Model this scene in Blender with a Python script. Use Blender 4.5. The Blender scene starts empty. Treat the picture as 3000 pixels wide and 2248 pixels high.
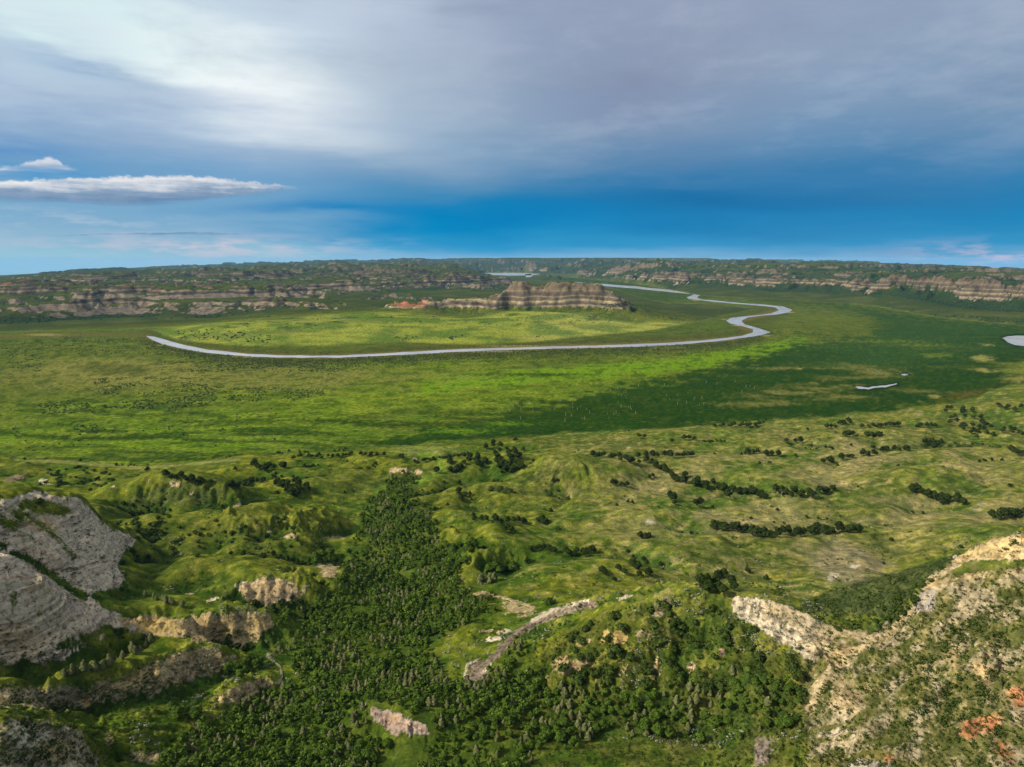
import bpy, math, random
import numpy as np

# ------------------------------------------------------------------ camera, sky, sun, exposure
HC = 220.0                       # camera height over the river flats, metres
PITCH = math.atan((1124 - 757) / 2000.0)
FPX, CX, CY = 2000.0, 1500.0, 1124.0
SP, CP = math.sin(PITCH), math.cos(PITCH)
scn = bpy.context.scene
cam_d = bpy.data.cameras.new("camera")
cam = bpy.data.objects.new("camera", cam_d)
scn.collection.objects.link(cam)
cam.location = (0, 0, HC)
cam.rotation_euler = (math.pi / 2 - PITCH, 0, 0)
cam_d.sensor_fit = 'HORIZONTAL'
cam_d.angle = 2 * math.atan(1500 / FPX)
cam_d.clip_start = 1.0
cam_d.clip_end = 120000.0
scn.camera = cam
scn.view_settings.view_transform = 'Standard'
scn.view_settings.look = 'None'
scn.view_settings.gamma = 1.0
scn.view_settings.exposure = 1.0
SUN_AZ, SUN_EL = math.radians(-104), math.radians(38)     # azimuth from +Y towards +X
sun_d = bpy.data.lights.new("sun", 'SUN')
sun_d.energy = 3.3
sun_d.angle = math.radians(5)
sun_d.color = (1.0, 0.93, 0.78)
sun = bpy.data.objects.new("sun", sun_d)
scn.collection.objects.link(sun)
sun.location = (-300, -100, 600)
sun.rotation_euler = (math.pi / 2 - SUN_EL, 0, -SUN_AZ + math.pi)
scn.cycles.volume_bounces = 0
scn.cycles.max_bounces = 3
scn.cycles.diffuse_bounces = 2


def azel(px, py):
    dx, dy = (px - CX) / FPX, (CY - py) / FPX
    d = np.array([dx, CP + dy * SP, -SP + dy * CP])
    d /= np.linalg.norm(d)
    return math.atan2(d[0], d[1]), math.asin(d[2])


class NT:
    """small helper that writes node trees as expressions"""
    def __init__(self, tree):
        self.t = tree
        tree.nodes.clear()

    def n(self, kind, **kw):
        nd = self.t.nodes.new(kind)
        for k, v in kw.items():
            setattr(nd, k, v)
        return nd

    def put(self, sock, v):
        if isinstance(v, bpy.types.NodeSocket):
            self.t.links.new(v, sock)
        elif isinstance(v, (tuple, list)):
            sock.default_value = tuple(v) + ((1.0,) if len(v) == 3 and len(sock.default_value) == 4 else ())
        else:
            sock.default_value = v

    def m(self, op, a, b=0.0, c=None, clamp=False):
        nd = self.n('ShaderNodeMath', operation=op, use_clamp=clamp)
        self.put(nd.inputs[0], a)
        self.put(nd.inputs[1], b)
        if c is not None:
            self.put(nd.inputs[2], c)
        return nd.outputs[0]

    def mixc(self, f, a, b, mode='MIX'):
        nd = self.n('ShaderNodeMix', data_type='RGBA', blend_type=mode)
        self.put(nd.inputs[0], f)
        self.put(nd.inputs[6], a)
        self.put(nd.inputs[7], b)
        return nd.outputs[2]

    def step(self, x, a, b):
        nd = self.n('ShaderNodeMapRange', interpolation_type='SMOOTHSTEP')
        self.put(nd.inputs[0], x)
        self.put(nd.inputs[1], a)
        self.put(nd.inputs[2], b)
        return nd.outputs[0]

    def noise(self, vec, scale, detail=3.0, rough=0.55, dist=0.0, dim='3D'):
        nd = self.n('ShaderNodeTexNoise', noise_dimensions=dim)
        self.put(nd.inputs['Vector'], vec)
        nd.inputs['Scale'].default_value = scale
        nd.inputs['Detail'].default_value = detail
        nd.inputs['Roughness'].default_value = rough
        nd.inputs['Distortion'].default_value = dist
        return nd.outputs['Fac']

    def xyz(self, x, y, z):
        nd = self.n('ShaderNodeCombineXYZ')
        for i, v in enumerate((x, y, z)):
            self.put(nd.inputs[i], v)
        return nd.outputs[0]

    def ramp(self, f, stops, interp='LINEAR'):
        nd = self.n('ShaderNodeValToRGB')
        cr = nd.color_ramp
        cr.interpolation = interp
        while len(cr.elements) < len(stops):
            cr.elements.new(0.5)
        for e, (p, c) in zip(cr.elements, stops):
            e.position = p
            e.color = tuple(c) + (1.0,)
        self.put(nd.inputs[0], f)
        return nd.outputs[0]


def lin(r, g, b):
    f = lambda v: (v / 255 / 12.92) if v <= 10 else ((v / 255 + 0.055) / 1.055) ** 2.4
    return (f(r), f(g), f(b))


def build_world():
    w = bpy.data.worlds.new("World")
    scn.world = w
    w.use_nodes = True
    T = NT(w.node_tree)
    out = T.n('ShaderNodeOutputWorld')
    bg = T.n('ShaderNodeBackground')
    bg.inputs[1].default_value = 0.1
    T.t.links.new(bg.outputs[0], out.inputs[0])
    sky = T.n('ShaderNodeTexSky', sky_type='NISHITA')
    sky.sun_disc = False
    sky.sun_elevation = SUN_EL
    sky.sun_rotation = SUN_AZ
    sky.altitude = 800
    tc = T.n('ShaderNodeTexCoord')
    sep = T.n('ShaderNodeSeparateXYZ')
    T.t.links.new(tc.outputs['Generated'], sep.inputs[0])
    x, y, z = sep.outputs
    az = T.m('ARCTAN2', x, y)
    el = T.m('ARCSINE', z)
    K = 10.0 / 2.0                   # display value -> background colour (strength 0.1, exposure +1)
    c = lambda r, g, b: tuple(v * K for v in lin(r, g, b))
    # cloud-deck plane coordinates: streaks converge towards the horizon as on a real deck
    zz = T.m('ADD', T.m('MAXIMUM', z, 0.0), 0.12)
    pl = T.xyz(T.m('DIVIDE', x, zz), T.m('DIVIDE', y, zz), 0.0)
    n1 = T.noise(pl, 0.55, 4.0, 0.52, 0.6, '2D')
    n2 = T.noise(pl, 1.7, 6.0, 0.62, 0.0, '2D')
    ang = T.xyz(T.m('MULTIPLY', az, 1.0), T.m('MULTIPLY', el, 7.0), 3.7)
    n3 = T.noise(ang, 3.2, 4.0, 0.55, 0.0, '2D')
    n3c = T.m('SUBTRACT', n3, 0.5)
    # wavering elevation
    elw = T.m('ADD', el, T.m('MULTIPLY', n3c, 0.035))
    e = T.m('MULTIPLY', elw, 1 / 0.6)     # 0..1 for 0..34 deg
    rightc = T.ramp(e, [(0.0, c(122, 176, 212)), (0.03, c(52, 156, 204)), (0.075, c(0, 140, 194)),
                        (0.13, c(6, 130, 184)), (0.20, c(70, 134, 178)), (0.29, c(122, 156, 188)),
                        (0.42, c(150, 168, 192)), (0.6, c(154, 166, 192)), (0.8, c(166, 184, 210)), (1.0, c(196, 208, 224))])
    leftc = T.ramp(e, [(0.0, c(150, 196, 216)), (0.05, c(138, 180, 208)), (0.11, c(122, 170, 204)),
                       (0.17, c(110, 160, 200)), (0.24, c(140, 172, 206)), (0.33, c(150, 172, 206)),
                       (0.45, c(164, 184, 214)), (0.62, c(176, 200, 222)), (0.8, c(166, 200, 220)), (1.0, c(206, 220, 232))])
    lf = T.step(T.m('ADD', az, T.m('MULTIPLY', n3c, 0.25)), -0.10, -0.40)
    col = T.mixc(lf, rightc, leftc)

    warp_s = T.m('SUBTRACT', n2, 0.5)
    warped = {}
    for wv in (0.03, 0.06, 0.1, 0.14):
        warped[wv] = T.xyz(T.m('MULTIPLY_ADD', warp_s, wv, az), T.m('MULTIPLY_ADD', n3c, wv, el), 0.0)

    def blob(px, py, rx, ry, tilt=0.0, warp=0.06):
        a0, e0 = azel(px, py)
        mp = T.n('ShaderNodeMapping', vector_type='TEXTURE')
        mp.inputs['Location'].default_value = (a0, e0, 0)
        mp.inputs['Rotation'].default_value = (0, 0, tilt)
        mp.inputs['Scale'].default_value = (rx / FPX * 1.8, ry / FPX * 1.8, 1)
        T.put(mp.inputs['Vector'], warped[warp])
        gr = T.n('ShaderNodeTexGradient', gradient_type='QUADRATIC_SPHERE')
        T.put(gr.inputs[0], mp.outputs[0])
        return gr.outputs['Fac']

    def over(col, f, rgb, k=1.0):
        return T.mixc(T.m('MULTIPLY', f, k, clamp=True), col, c(*rgb))
    # right side: darker storm deck, deep blue rain curtain
    col = over(col, blob(2550, 560, 700, 130, -0.05), (58, 118, 170), 0.65)
    col = over(col, blob(1850, 250, 420, 230, 0.1), (136, 142, 168), 0.7)
    col = over(col, blob(2950, 260, 300, 160), (126, 146, 172), 0.5)
    col = over(col, blob(1500, 640, 700, 55), (0, 128, 190), 0.85)
    col = over(col, blob(2050, 596, 520, 62), (24, 104, 160), 0.75)
    col = over(col, blob(1000, 612, 340, 22), (6, 128, 190), 0.85)
    col = over(col, blob(2300, 690, 700, 60), (60, 128, 180), 0.5)
    # bright thin cloud high on the left
    col = over(col, blob(740, 210, 600, 190, -0.12, 0.1), (218, 230, 238), 1.0)
    col = over(col, blob(600, 180, 330, 100, -0.30, 0.1), (252, 254, 254), 1.5)
    col = over(col, blob(160, 20, 520, 160, -0.1, 0.14), (214, 238, 240), 1.2)
    col = over(col, blob(230, 190, 260, 40, -0.25, 0.1), (112, 150, 196), 0.6)
    col = over(col, blob(60, 270, 220, 60, 0.0, 0.1), (190, 212, 228), 0.6)
    col = over(col, blob(1150, 90, 350, 70, 0.0, 0.14), (196, 208, 226), 0.5)
    # blue gap at the far left
    col = over(col, blob(-40, 440, 150, 28, -0.05), (40, 128, 198), 0.9)
    col = over(col, blob(150, 520, 180, 12, -0.02), (70, 150, 206), 0.7)
    # broad soft streaks over the deck
    amp = T.step(el, 0.06, 0.22)
    st = T.m('MULTIPLY', T.m('SUBTRACT', n1, 0.5), amp)
    col = T.mixc(T.m('MULTIPLY', T.m('MAXIMUM', st, 0.0), 1.5, clamp=True), col, c(212, 222, 236))
    col = T.mixc(T.m('MULTIPLY', T.m('MAXIMUM', T.m('MULTIPLY', st, -1.0), 0.0), 0.9, clamp=True), col, c(112, 140, 178))
    st2 = T.m('MULTIPLY', T.m('SUBTRACT', n2, 0.5), amp)
    col = T.mixc(T.m('MULTIPLY', T.m('MAXIMUM', st2, 0.0), 0.9, clamp=True), col, c(206, 216, 230))
    col = T.mixc(T.m('MULTIPLY', T.m('MAXIMUM', T.m('MULTIPLY', st2, -1.0), 0.0), 0.9, clamp=True), col, c(110, 130, 164))

    # long flat-based clouds
    nb = T.noise(T.xyz(az, T.m('MULTIPLY', el, 1.6), 9.1), 58.0, 4.0, 0.6, 0.0, '2D')
    nb2 = T.noise(T.xyz(T.m('MULTIPLY', az, 0.35), T.m('MULTIPLY', el, 3.5), 2.2), 29.0, 3.0, 0.6, 0.0, '2D')

    def band(col, pts_top, pts_bot, bump, topc, botc, freq=60.0, op=1.0, soft=0.004):
        def curve(pts):
            nd = T.n('ShaderNodeFloatCurve')
            cv = nd.mapping.curves[0]
            ae = [azel(*p) for p in pts]
            xs = [min(max(0.5 + a / 1.6, 0), 1) for a, _ in ae]
            ys = [0.5 + e_ * 2.0 for _, e_ in ae]
            while len(cv.points) < len(pts):
                cv.points.new(0.5, 0.5)
            for p, xx, yy in zip(cv.points, xs, ys):
                p.location = (xx, yy)
                p.handle_type = 'AUTO_CLAMPED'
            nd.mapping.update()
            T.put(nd.inputs['Value'], T.m('ADD', T.m('MULTIPLY', az, 1 / 1.6), 0.5))
            return T.m('MULTIPLY', T.m('SUBTRACT', nd.outputs[0], 0.5), 0.5)
        top, bot = curve(pts_top), curve(pts_bot)
        th = T.m('SUBTRACT', top, bot)
        tb = T.m('ADD', top, T.m('MULTIPLY', T.m('SUBTRACT', nb, 0.55), bump))
        bb = T.m('ADD', bot, T.m('MULTIPLY', T.m('SUBTRACT', nb2, 0.5), bump * 1.2))
        a = T.m('MULTIPLY', T.step(T.m('SUBTRACT', tb, el), 0.0, 0.0045),
                T.step(T.m('SUBTRACT', el, bb), 0.0, soft))
        a = T.m('MULTIPLY', a, T.step(th, 0.0004, 0.004))
        h = T.m('DIVIDE', T.m('SUBTRACT', tb, el), T.m('MAXIMUM', th, 0.002))
        h = T.m('ADD', h, T.m('MULTIPLY', T.m('SUBTRACT', nb2, 0.5), 0.9))
        cc = T.ramp(h, [(0.0, c(*topc)), (0.25, c(*[int(t * .75 + b * .25) for t, b in zip(topc, botc)])),
                        (0.5, c(*[int(t * .3 + b * .7) for t, b in zip(topc, botc)])), (0.95, c(*botc))])
        return T.mixc(T.m('MULTIPLY', a, op), col, cc)
    col = band(col, [(-700, 520), (0, 524), (200, 519), (380, 513), (560, 512), (700, 527), (860, 543), (985, 552), (1050, 553)],
               [(-700, 606), (0, 596), (200, 604), (380, 610), (560, 602), (700, 580), (860, 562), (985, 554), (1050, 553)],
               0.010, (240, 238, 238), (98, 132, 170), 55.0, 0.95, 0.010)
    col = band(col, [(-700, 470), (0, 478), (80, 474), (150, 456), (190, 480), (260, 500)],
               [(-700, 520), (0, 516), (80, 510), (150, 506), (190, 508), (260, 500)],
               0.012, (236, 236, 238), (170, 186, 208), 60.0, 0.85, 0.01)
    col = band(col, [(-500, 690), (100, 690), (280, 680), (520, 674), (720, 680), (790, 686)],
               [(-500, 694), (100, 694), (280, 692), (520, 692), (720, 690), (790, 686)],
               0.005, (178, 196, 214), (74, 126, 170), 70.0, 0.85, 0.004)
    # pinkish low banks
    nbk = T.noise(T.xyz(T.m('MULTIPLY', az, 0.5), T.m('MULTIPLY', el, 2.6), 5.0), 30.0, 4.0, 0.62, 0.0, '2D')
    col = over(col, T.m('MULTIPLY', blob(620, 722, 420, 34, 0, 0.03), T.step(nbk, 0.36, 0.66)), (208, 200, 214), 0.95)
    col = over(col, T.m('MULTIPLY', blob(2960, 755, 240, 34, 0, 0.03), T.step(nbk, 0.40, 0.62)), (206, 192, 212), 0.95)
    col = over(col, T.m('MULTIPLY', blob(150, 640, 300, 30, 0, 0.03), T.step(nbk, 0.48, 0.66)), (176, 196, 216), 0.8)
    # the clear-sky model shows a little through the thin parts
    mixed = T.mixc(0.001, col, sky.outputs[0])
    T.t.links.new(mixed, bg.inputs[0])
    w.cycles.sampling_method = 'NONE'    # smooth overcast: no need to importance-sample it


build_world()

# ------------------------------------------------------------------ numeric helpers
rng = np.random.default_rng(7)
PERM = np.tile(rng.permutation(256), 3)
GA = rng.uniform(0, 2 * np.pi, 256)
GX, GY = np.cos(GA).astype(np.float32), np.sin(GA).astype(np.float32)


def perlin(x, y, seed=0):
    x = np.asarray(x, np.float64) + seed * 17.37
    y = np.asarray(y, np.float64) + seed * 9.71
    xi, yi = np.floor(x), np.floor(y)
    xf, yf = (x - xi).astype(np.float32), (y - yi).astype(np.float32)
    xi, yi = xi.astype(np.int64) & 255, yi.astype(np.int64) & 255
    u, v = xf * xf * xf * (xf * (xf * 6 - 15) + 10), yf * yf * yf * (yf * (yf * 6 - 15) + 10)
    def g(a, b, fx, fy):
        h = PERM[PERM[(xi + a) & 255] + ((yi + b) & 255)]
        return GX[h] * fx + GY[h] * fy
    a = g(0, 0, xf, yf); b = g(1, 0, xf - 1, yf)
    c = g(0, 1, xf, yf - 1); d = g(1, 1, xf - 1, yf - 1)
    return (a + u * (b - a)) * (1 - v) + (c + u * (d - c)) * v


def fbm(x, y, wl, octv=4, seed=0, gain=0.5):
    s, a, f = 0.0, 1.0, 1.0 / wl
    for o in range(octv):
        s = s + a * perlin(x * f, y * f, seed + o * 3)
        a *= gain; f *= 2.03
    return s * 1.3


def ridged(x, y, wl, octv=4, seed=0, gain=0.5):
    s, a, f, tot = 0.0, 1.0, 1.0 / wl, 0.0
    for o in range(octv):
        s = s + a * (1 - np.abs(perlin(x * f, y * f, seed + o * 5)) * 2.2)
        tot += a
        a *= gain; f *= 2.07
    return s / tot                      # about 0..1, sharp ridges at 1


def sst(x, a, b):
    t = np.clip((x - a) / (b - a), 0, 1)
    return t * t * (3 - 2 * t)


def ray(px, py):
    dx, dy = (px - CX) / FPX, (CY - py) / FPX
    return np.array([dx, CP + dy * SP, -SP + dy * CP])


def project(x, y, z):
    """photo position of a world point (used to author colours and plant positions)"""
    zz = z - HC
    f = np.maximum(y * CP - zz * SP, 1e-3)
    up = y * SP + zz * CP
    return CX + FPX * x / f, CY - FPX * up / f


def plane_pt(px, py, z=0.0):
    d = ray(px, py)
    t = (z - HC) / d[2]
    return d[0] * t, d[1] * t


# ------------------------------------------------------------------ terrain control points
CT = []                                  # (azimuth, ln range, z)


def densify(pts, step):
    out = []
    for a, b in zip(pts[:-1], pts[1:]):
        n = max(1, int(math.hypot(b[0] - a[0], b[1] - a[1]) / step))
        for i in range(n):
            t = i / n
            out.append(tuple(p + (q - p) * t for p, q in zip(a, b)))
    out.append(tuple(pts[-1]))
    return out


def lz(pts, step=45, z=None):            # polyline of (px, py, z)
    if z is not None:
        pts = [p + (z,) for p in pts]
    for px, py, zz in densify(pts, step):
        d = ray(px, py)
        t = (zz - HC) / d[2]
        x, y = d[0] * t, d[1] * t
        CT.append((math.atan2(x, y), math.log(math.hypot(x, y)), zz))


def lr(pts, step=45, r=None):            # polyline of (px, py, range)
    if r is not None:
        pts = [p + (r,) for p in pts]
    for px, py, rr in densify(pts, step):
        d = ray(px, py)
        zz = HC + d[2] / math.hypot(d[0], d[1]) * rr
        CT.append((math.atan2(d[0], d[1]), math.log(rr), zz))


def cliff(crest, foot_py, depth, step=35, guard=70):
    """crest: (px, py, range); foot seen foot_py(px) and lying depth metres nearer, with a level apron in front"""
    lr(crest, step)
    fx, fy = zip(*foot_py)
    foot = [(px, float(np.interp(px, fx, fy)), r - depth) for px, py, r in densify(crest, step)]
    for px, py, r in foot:
        d = ray(px, py)
        k = d[2] / math.hypot(d[0], d[1])
        zz = max(HC + k * r, 4.0)
        a = math.atan2(d[0], d[1])
        CT.append((a, math.log(r), zz)); CT.append((a, math.log(r - guard), zz - 2.5))


# near edge of the flats
NEAR_EDGE = [(-300, 1300), (0, 1324), (60, 1347), (136, 1347), (235, 1351), (384, 1367), (497, 1363), (633, 1347), (724, 1333), (814, 1324),
             (1000, 1318), (1090, 1308), (1226, 1306), (1253, 1292), (1407, 1288), (1565, 1281), (1656, 1272), (1769, 1265),
             (1905, 1259), (2000, 1254), (2090, 1245), (2235, 1236), (2317, 1227), (2407, 1227), (2452, 1220), (2520, 1211),
             (2602, 1207), (2674, 1195), (2746, 1186), (2814, 1179), (2859, 1166), (2905, 1145), (2968, 1130), (3000, 1127), (3300, 1090)]
lz(NEAR_EDGE, 70, 0.5)
lz([(x, y + (14 if x > 1200 else 10)) for x, y in NEAR_EDGE[1:]], 70, 9.0)
# --- rolling foothills
lz([(265, 1424, 30), (337, 1400, 37), (421, 1385, 40), (512, 1410, 36), (602, 1430, 31), (692, 1437, 28)])
lz([(300, 1386, 14), (421, 1372, 12), (560, 1392, 13)])
lz([(330, 1492, 24), (421, 1482, 22), (560, 1482, 23)])
lz([(500, 1503, 33), (602, 1503, 36), (644, 1497, 38), (692, 1473, 44), (783, 1482, 40), (903, 1488, 32), (1000, 1509, 18)])
lz([(600, 1470, 22), (760, 1462, 18), (900, 1470, 15)])
lz([(420, 1580, 30), (542, 1587, 30), (700, 1570, 30), (850, 1560, 28), (960, 1560, 17)])
lz([(482, 1635, 37), (572, 1629, 40), (662, 1641, 37)])
lz([(480, 1618, 29), (572, 1612, 29), (670, 1622, 28)])
lz([(560, 1690, 35), (662, 1665, 38), (780, 1672, 38), (903, 1700, 34), (960, 1690, 24)])
lz([(700, 1635, 30), (850, 1640, 28), (960, 1640, 19)])
lz([(692, 1706, 38), (770, 1692, 39), (850, 1702, 38), (897, 1725, 34)])
lz([(735, 1768, 28), (780, 1776, 27), (860, 1760, 27)])
lz([(337, 1810, 50), (421, 1799, 51), (512, 1811, 50), (602, 1794, 48), (722, 1782, 45), (789, 1798, 40)])
lz([(361, 1750, 46), (500, 1762, 44), (620, 1768, 40), (700, 1772, 36)])
lz([(390, 1852, 40), (430, 1866, 38), (512, 1866, 36), (640, 1892, 32), (720, 1898, 30), (800, 1858, 28)])
lz([(163, 1985, 48), (271, 1976, 42), (385, 1924, 38), (457, 1878, 37)])
lz([(0, 1990, 68), (90, 1998, 62), (180, 2012, 56), (271, 1994, 54), (361, 1964, 52), (451, 1928, 50), (512, 1904, 48), (572, 1888, 45), (620, 1894, 42), (680, 1920, 37), (700, 1945, 33)])
lz([(0, 2066, 52), (150, 2088, 48), (301, 2066, 44), (451, 2042, 41), (542, 2006, 38), (640, 1988, 33)])
lz([(614, 2050, 40), (662, 2020, 41), (722, 1990, 40), (783, 1981, 38), (825, 1998, 32)])
lz([(600, 2030, 35), (700, 1975, 32), (790, 1955, 28)])
lz([(620, 2070, 36), (700, 2066, 34), (775, 2030, 32)])
lz([(0, 2093, 92), (60, 2087, 90), (180, 2111, 82), (241, 2147, 74), (289, 2213, 66), (310, 2260, 62)])
lz([(0, 2180, 90), (80, 2200, 84), (150, 2248, 78)])
lz([(200, 2098, 52), (280, 2112, 50), (310, 2160, 52), (340, 2230, 54)])
lz([(337, 2140, 56), (360, 2170, 56), (420, 2190, 53), (480, 2205, 49)])
lz([(400, 2100, 46), (470, 2110, 44), (560, 2150, 42)])
lz([(400, 2248, 54), (520, 2230, 48)])
# left clay bluff and the banded cone in front of it
lz([(-250, 1500, 108), (0, 1473, 92), (50, 1452, 90), (96, 1444, 88), (175, 1458, 82), (229, 1464, 78), (265, 1491, 70), (300, 1533, 60), (337, 1563, 52), (372, 1588, 44)], 30)
lz([(-200, 1440, 40), (0, 1425, 28), (200, 1432, 27), (300, 1480, 28), (400, 1570, 34)])
lz([(373, 1600, 42), (361, 1623, 42), (343, 1660, 43), (367, 1685, 43), (355, 1714, 44), (247, 1738, 54)], 30)
lz([(0, 1560, 82), (90, 1600, 74), (180, 1670, 64), (250, 1725, 57)], 30)
lz([(0, 1620, 74), (90, 1655, 67), (180, 1712, 60), (253, 1760, 55), (337, 1806, 51)], 30)
lz([(24, 1665, 88), (138, 1702, 80), (180, 1750, 70), (240, 1804, 60), (330, 1842, 47)], 30)
lz([(-200, 1660, 100), (-80, 1650, 95), (24, 1665, 88)], 30)
lz([(-100, 1936, 62), (0, 1936, 58), (80, 1940, 54), (163, 1938, 50), (240, 1905, 47)], 40)
lz([(60, 1810, 72), (140, 1830, 64)], 40)
# wooded draw
lz([(1120, 1400, 9), (1060, 1450, 10), (1040, 1530, 13), (985, 1600, 15), (960, 1640, 18), (930, 1730, 22), (870, 1830, 25), (830, 1920, 27), (855, 2000, 30)], 50)
lz([(1000, 1880, 30), (1100, 1980, 38), (1250, 2010, 44), (1400, 2060, 48)])
lz([(1060, 1700, 24), (1150, 1760, 28), (1300, 1800, 33)])
lz([(700, 2150, 40), (800, 2200, 44), (950, 2170, 42), (950, 2060, 36)])
lz([(900, 2330, 52), (1300, 2330, 58), (1700, 2330, 60), (500, 2330, 56)])
lz([(1090, 2070, 47), (1170, 2100, 49), (1260, 2140, 49)])
lz([(1090, 2160, 42), (1200, 2190, 46), (1320, 2180, 47)])
# spurs right of the draw
lz([(1200, 1490, 26), (1259, 1515, 36), (1331, 1551, 38), (1433, 1563, 38), (1482, 1575, 37), (1542, 1611, 34)])
lz([(1290, 1560, 32), (1300, 1600, 27)])
lz([(1350, 1672, 30), (1391, 1648, 37), (1420, 1610, 39), (1445, 1572, 39)])
lz([(1337, 1623, 27), (1375, 1590, 30)])
lz([(1430, 1680, 29), (1480, 1650, 29), (1530, 1640, 30)])
lz([(1602, 1683, 33), (1750, 1680, 33), (1900, 1690, 33)])
lz([(1380, 1740, 36), (1440, 1735, 36), (1560, 1770, 38)])
lz([(1400, 1850, 41), (1480, 1830, 42), (1340, 1900, 40), (1360, 1990, 43)])
lz([(1530, 1395, 20), (1602, 1352, 33), (1680, 1332, 41), (1753, 1350, 35), (1843, 1376, 26), (1890, 1400, 22)])
lz([(1560, 1330, 12), (1680, 1312, 12), (1830, 1330, 13)])
lz([(1560, 1430, 17), (1680, 1440, 19), (1800, 1450, 20), (1900, 1440, 20)])
lz([(1300, 1400, 12), (1400, 1420, 14), (1400, 1500, 19), (1250, 1450, 20), (1180, 1430, 20)], 200)
lz([(1500, 1500, 22), (1700, 1500, 22), (1900, 1520, 25), (1750, 1580, 27), (1600, 1580, 28)], 120)
lz([(1100, 1340, 14), (1180, 1362, 18), (1250, 1352, 15)])
lz([(1170, 1395, 12), (1240, 1400, 12)])
lz([(700, 1400, 16), (800, 1410, 22), (850, 1402, 24), (930, 1420, 18)])
lz([(620, 1362, 12), (720, 1352, 16), (900, 1345, 14)])
lz([(1000, 1365, 18), (1060, 1370, 16)])
# right-hand field
lz([(2036, 1364, 25), (2200, 1362, 27), (2350, 1360, 25), (2450, 1372, 24)])
lz([(2036, 1346, 17), (2200, 1342, 17), (2350, 1344, 17)])
lz([(2000, 1420, 18), (2150, 1450, 18), (2300, 1470, 20), (2450, 1455, 23)])
lz([(2588, 1326, 26), (2680, 1322, 28), (2769, 1322, 27), (2900, 1340, 26)])
lz([(2588, 1306, 17), (2680, 1304, 17), (2769, 1300, 17)])
lz([(2520, 1258, 17), (2650, 1256, 19), (2814, 1258, 20)])
lz([(2520, 1244, 10), (2650, 1240, 10), (2780, 1236, 11)])
lz([(2860, 1240, 14), (2920, 1290, 18), (3000, 1300, 20)])
lz([(2900, 1190, 13), (3000, 1180, 16), (3150, 1170, 18)])
lz([(2660, 1425, 30), (2760, 1420, 32), (2880, 1430, 33)])
lz([(2640, 1470, 25), (2750, 1490, 25), (2850, 1490, 27)])
lz([(2920, 1440, 34), (3000, 1450, 36), (3150, 1440, 40)])
lz([(2100, 1560, 26), (2300, 1570, 27), (2500, 1560, 28), (2700, 1540, 29), (2900, 1530, 31), (3050, 1520, 34)], 120)
lz([(2000, 1650, 30), (2200, 1660, 30), (2400, 1650, 30), (2600, 1600, 31)], 120)
lz([(1950, 1710, 33), (2150, 1715, 33), (2330, 1740, 34), (2421, 1728, 34), (2542, 1692, 34), (2662, 1660, 35), (2783, 1624, 36), (2860, 1592, 38), (3000, 1545, 44)], 60)
# fore-right ridge
RIDGE = [(1690, 1768, 50), (1813, 1758, 66), (1903, 1744, 76), (1987, 1736, 82), (2036, 1728, 84), (2120, 1748, 85), (2229, 1756, 86), (2283, 1768, 87),
         (2337, 1786, 86), (2391, 1816, 85), (2421, 1834, 84), (2512, 1858, 84), (2560, 1864, 85), (2602, 1848, 88), (2650, 1812, 93),
         (2668, 1770, 98), (2710, 1728, 103), (2722, 1692, 106), (2813, 1637, 112), (2903, 1589, 118), (3000, 1563, 124), (3200, 1540, 132)]
lz(RIDGE, 30)
lz([(2440, 1790, 50), (2560, 1780, 56), (2620, 1740, 62), (2700, 1680, 70)])
lz([(1375, 1992, 45), (1450, 1922, 45), (1500, 1864, 45), (1580, 1814, 44), (1690, 1778, 46)], 30)
lz([(1660, 1940, 58), (1720, 1880, 61), (1800, 1870, 65), (1900, 1860, 70), (2036, 1880, 70)], 60)
lz([(1600, 2005, 48), (1760, 2000, 55), (1900, 1990, 58), (2036, 2003, 60), (2200, 1990, 67)], 60)
lz([(1600, 2140, 48), (1800, 2130, 49), (2036, 2140, 51), (2200, 2150, 57)], 80)
lz([(1500, 2248, 52), (1800, 2248, 52), (2050, 2248, 52), (2200, 2240, 58)], 100)
lz([(2300, 1920, 78), (2400, 1960, 76), (2500, 1960, 82)], 60)
lz([(2370, 2080, 68), (2450, 2180, 70), (2550, 2248, 76)], 60)
lz([(2650, 1960, 88), (2800, 1900, 98), (3000, 1800, 112)], 60)
lz([(2650, 2150, 82), (2800, 2100, 88), (3000, 1990, 100)], 60)
lz([(2800, 2248, 84), (3000, 2180, 90), (3200, 2150, 95)], 60)
# --- mid distance: toe, green fan, butte
TOE = [(475, 980), (520, 994), (678, 1012), (905, 1012), (1181, 1003), (1407, 1010), (1588, 998), (1769, 980), (1927, 964), (2045, 940), (2149, 917), (2205, 905),
       (2090, 893), (1950, 890), (1870, 872), (1800, 848), (1700, 836), (1640, 822), (1560, 818), (1480, 812)]
lz(TOE, 60, 0.8)
lz([(600, 985, 8), (800, 985, 10), (1000, 980, 10), (1250, 975, 9), (1407, 990, 9), (1500, 985, 6), (1700, 955, 8), (1850, 935, 9), (2000, 915, 8), (2080, 905, 5)], 80)
lz([(1250, 985, 3), (1420, 972, 13), (1520, 978, 4)], 60)
lz([(650, 950, 20), (850, 940, 22), (1100, 935, 24), (1350, 930, 26), (1600, 932, 26), (1750, 925, 22), (1880, 905, 14), (1950, 897, 10)], 80)
BASE = [(1100, 914), (1136, 910), (1289, 901), (1452, 902), (1534, 907), (1633, 907), (1742, 907), (1772, 895), (1832, 886)]
lz(BASE, 30, 37.0)
lz([(x, y + 7) for x, y in BASE], 30, 34.5)
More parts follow.
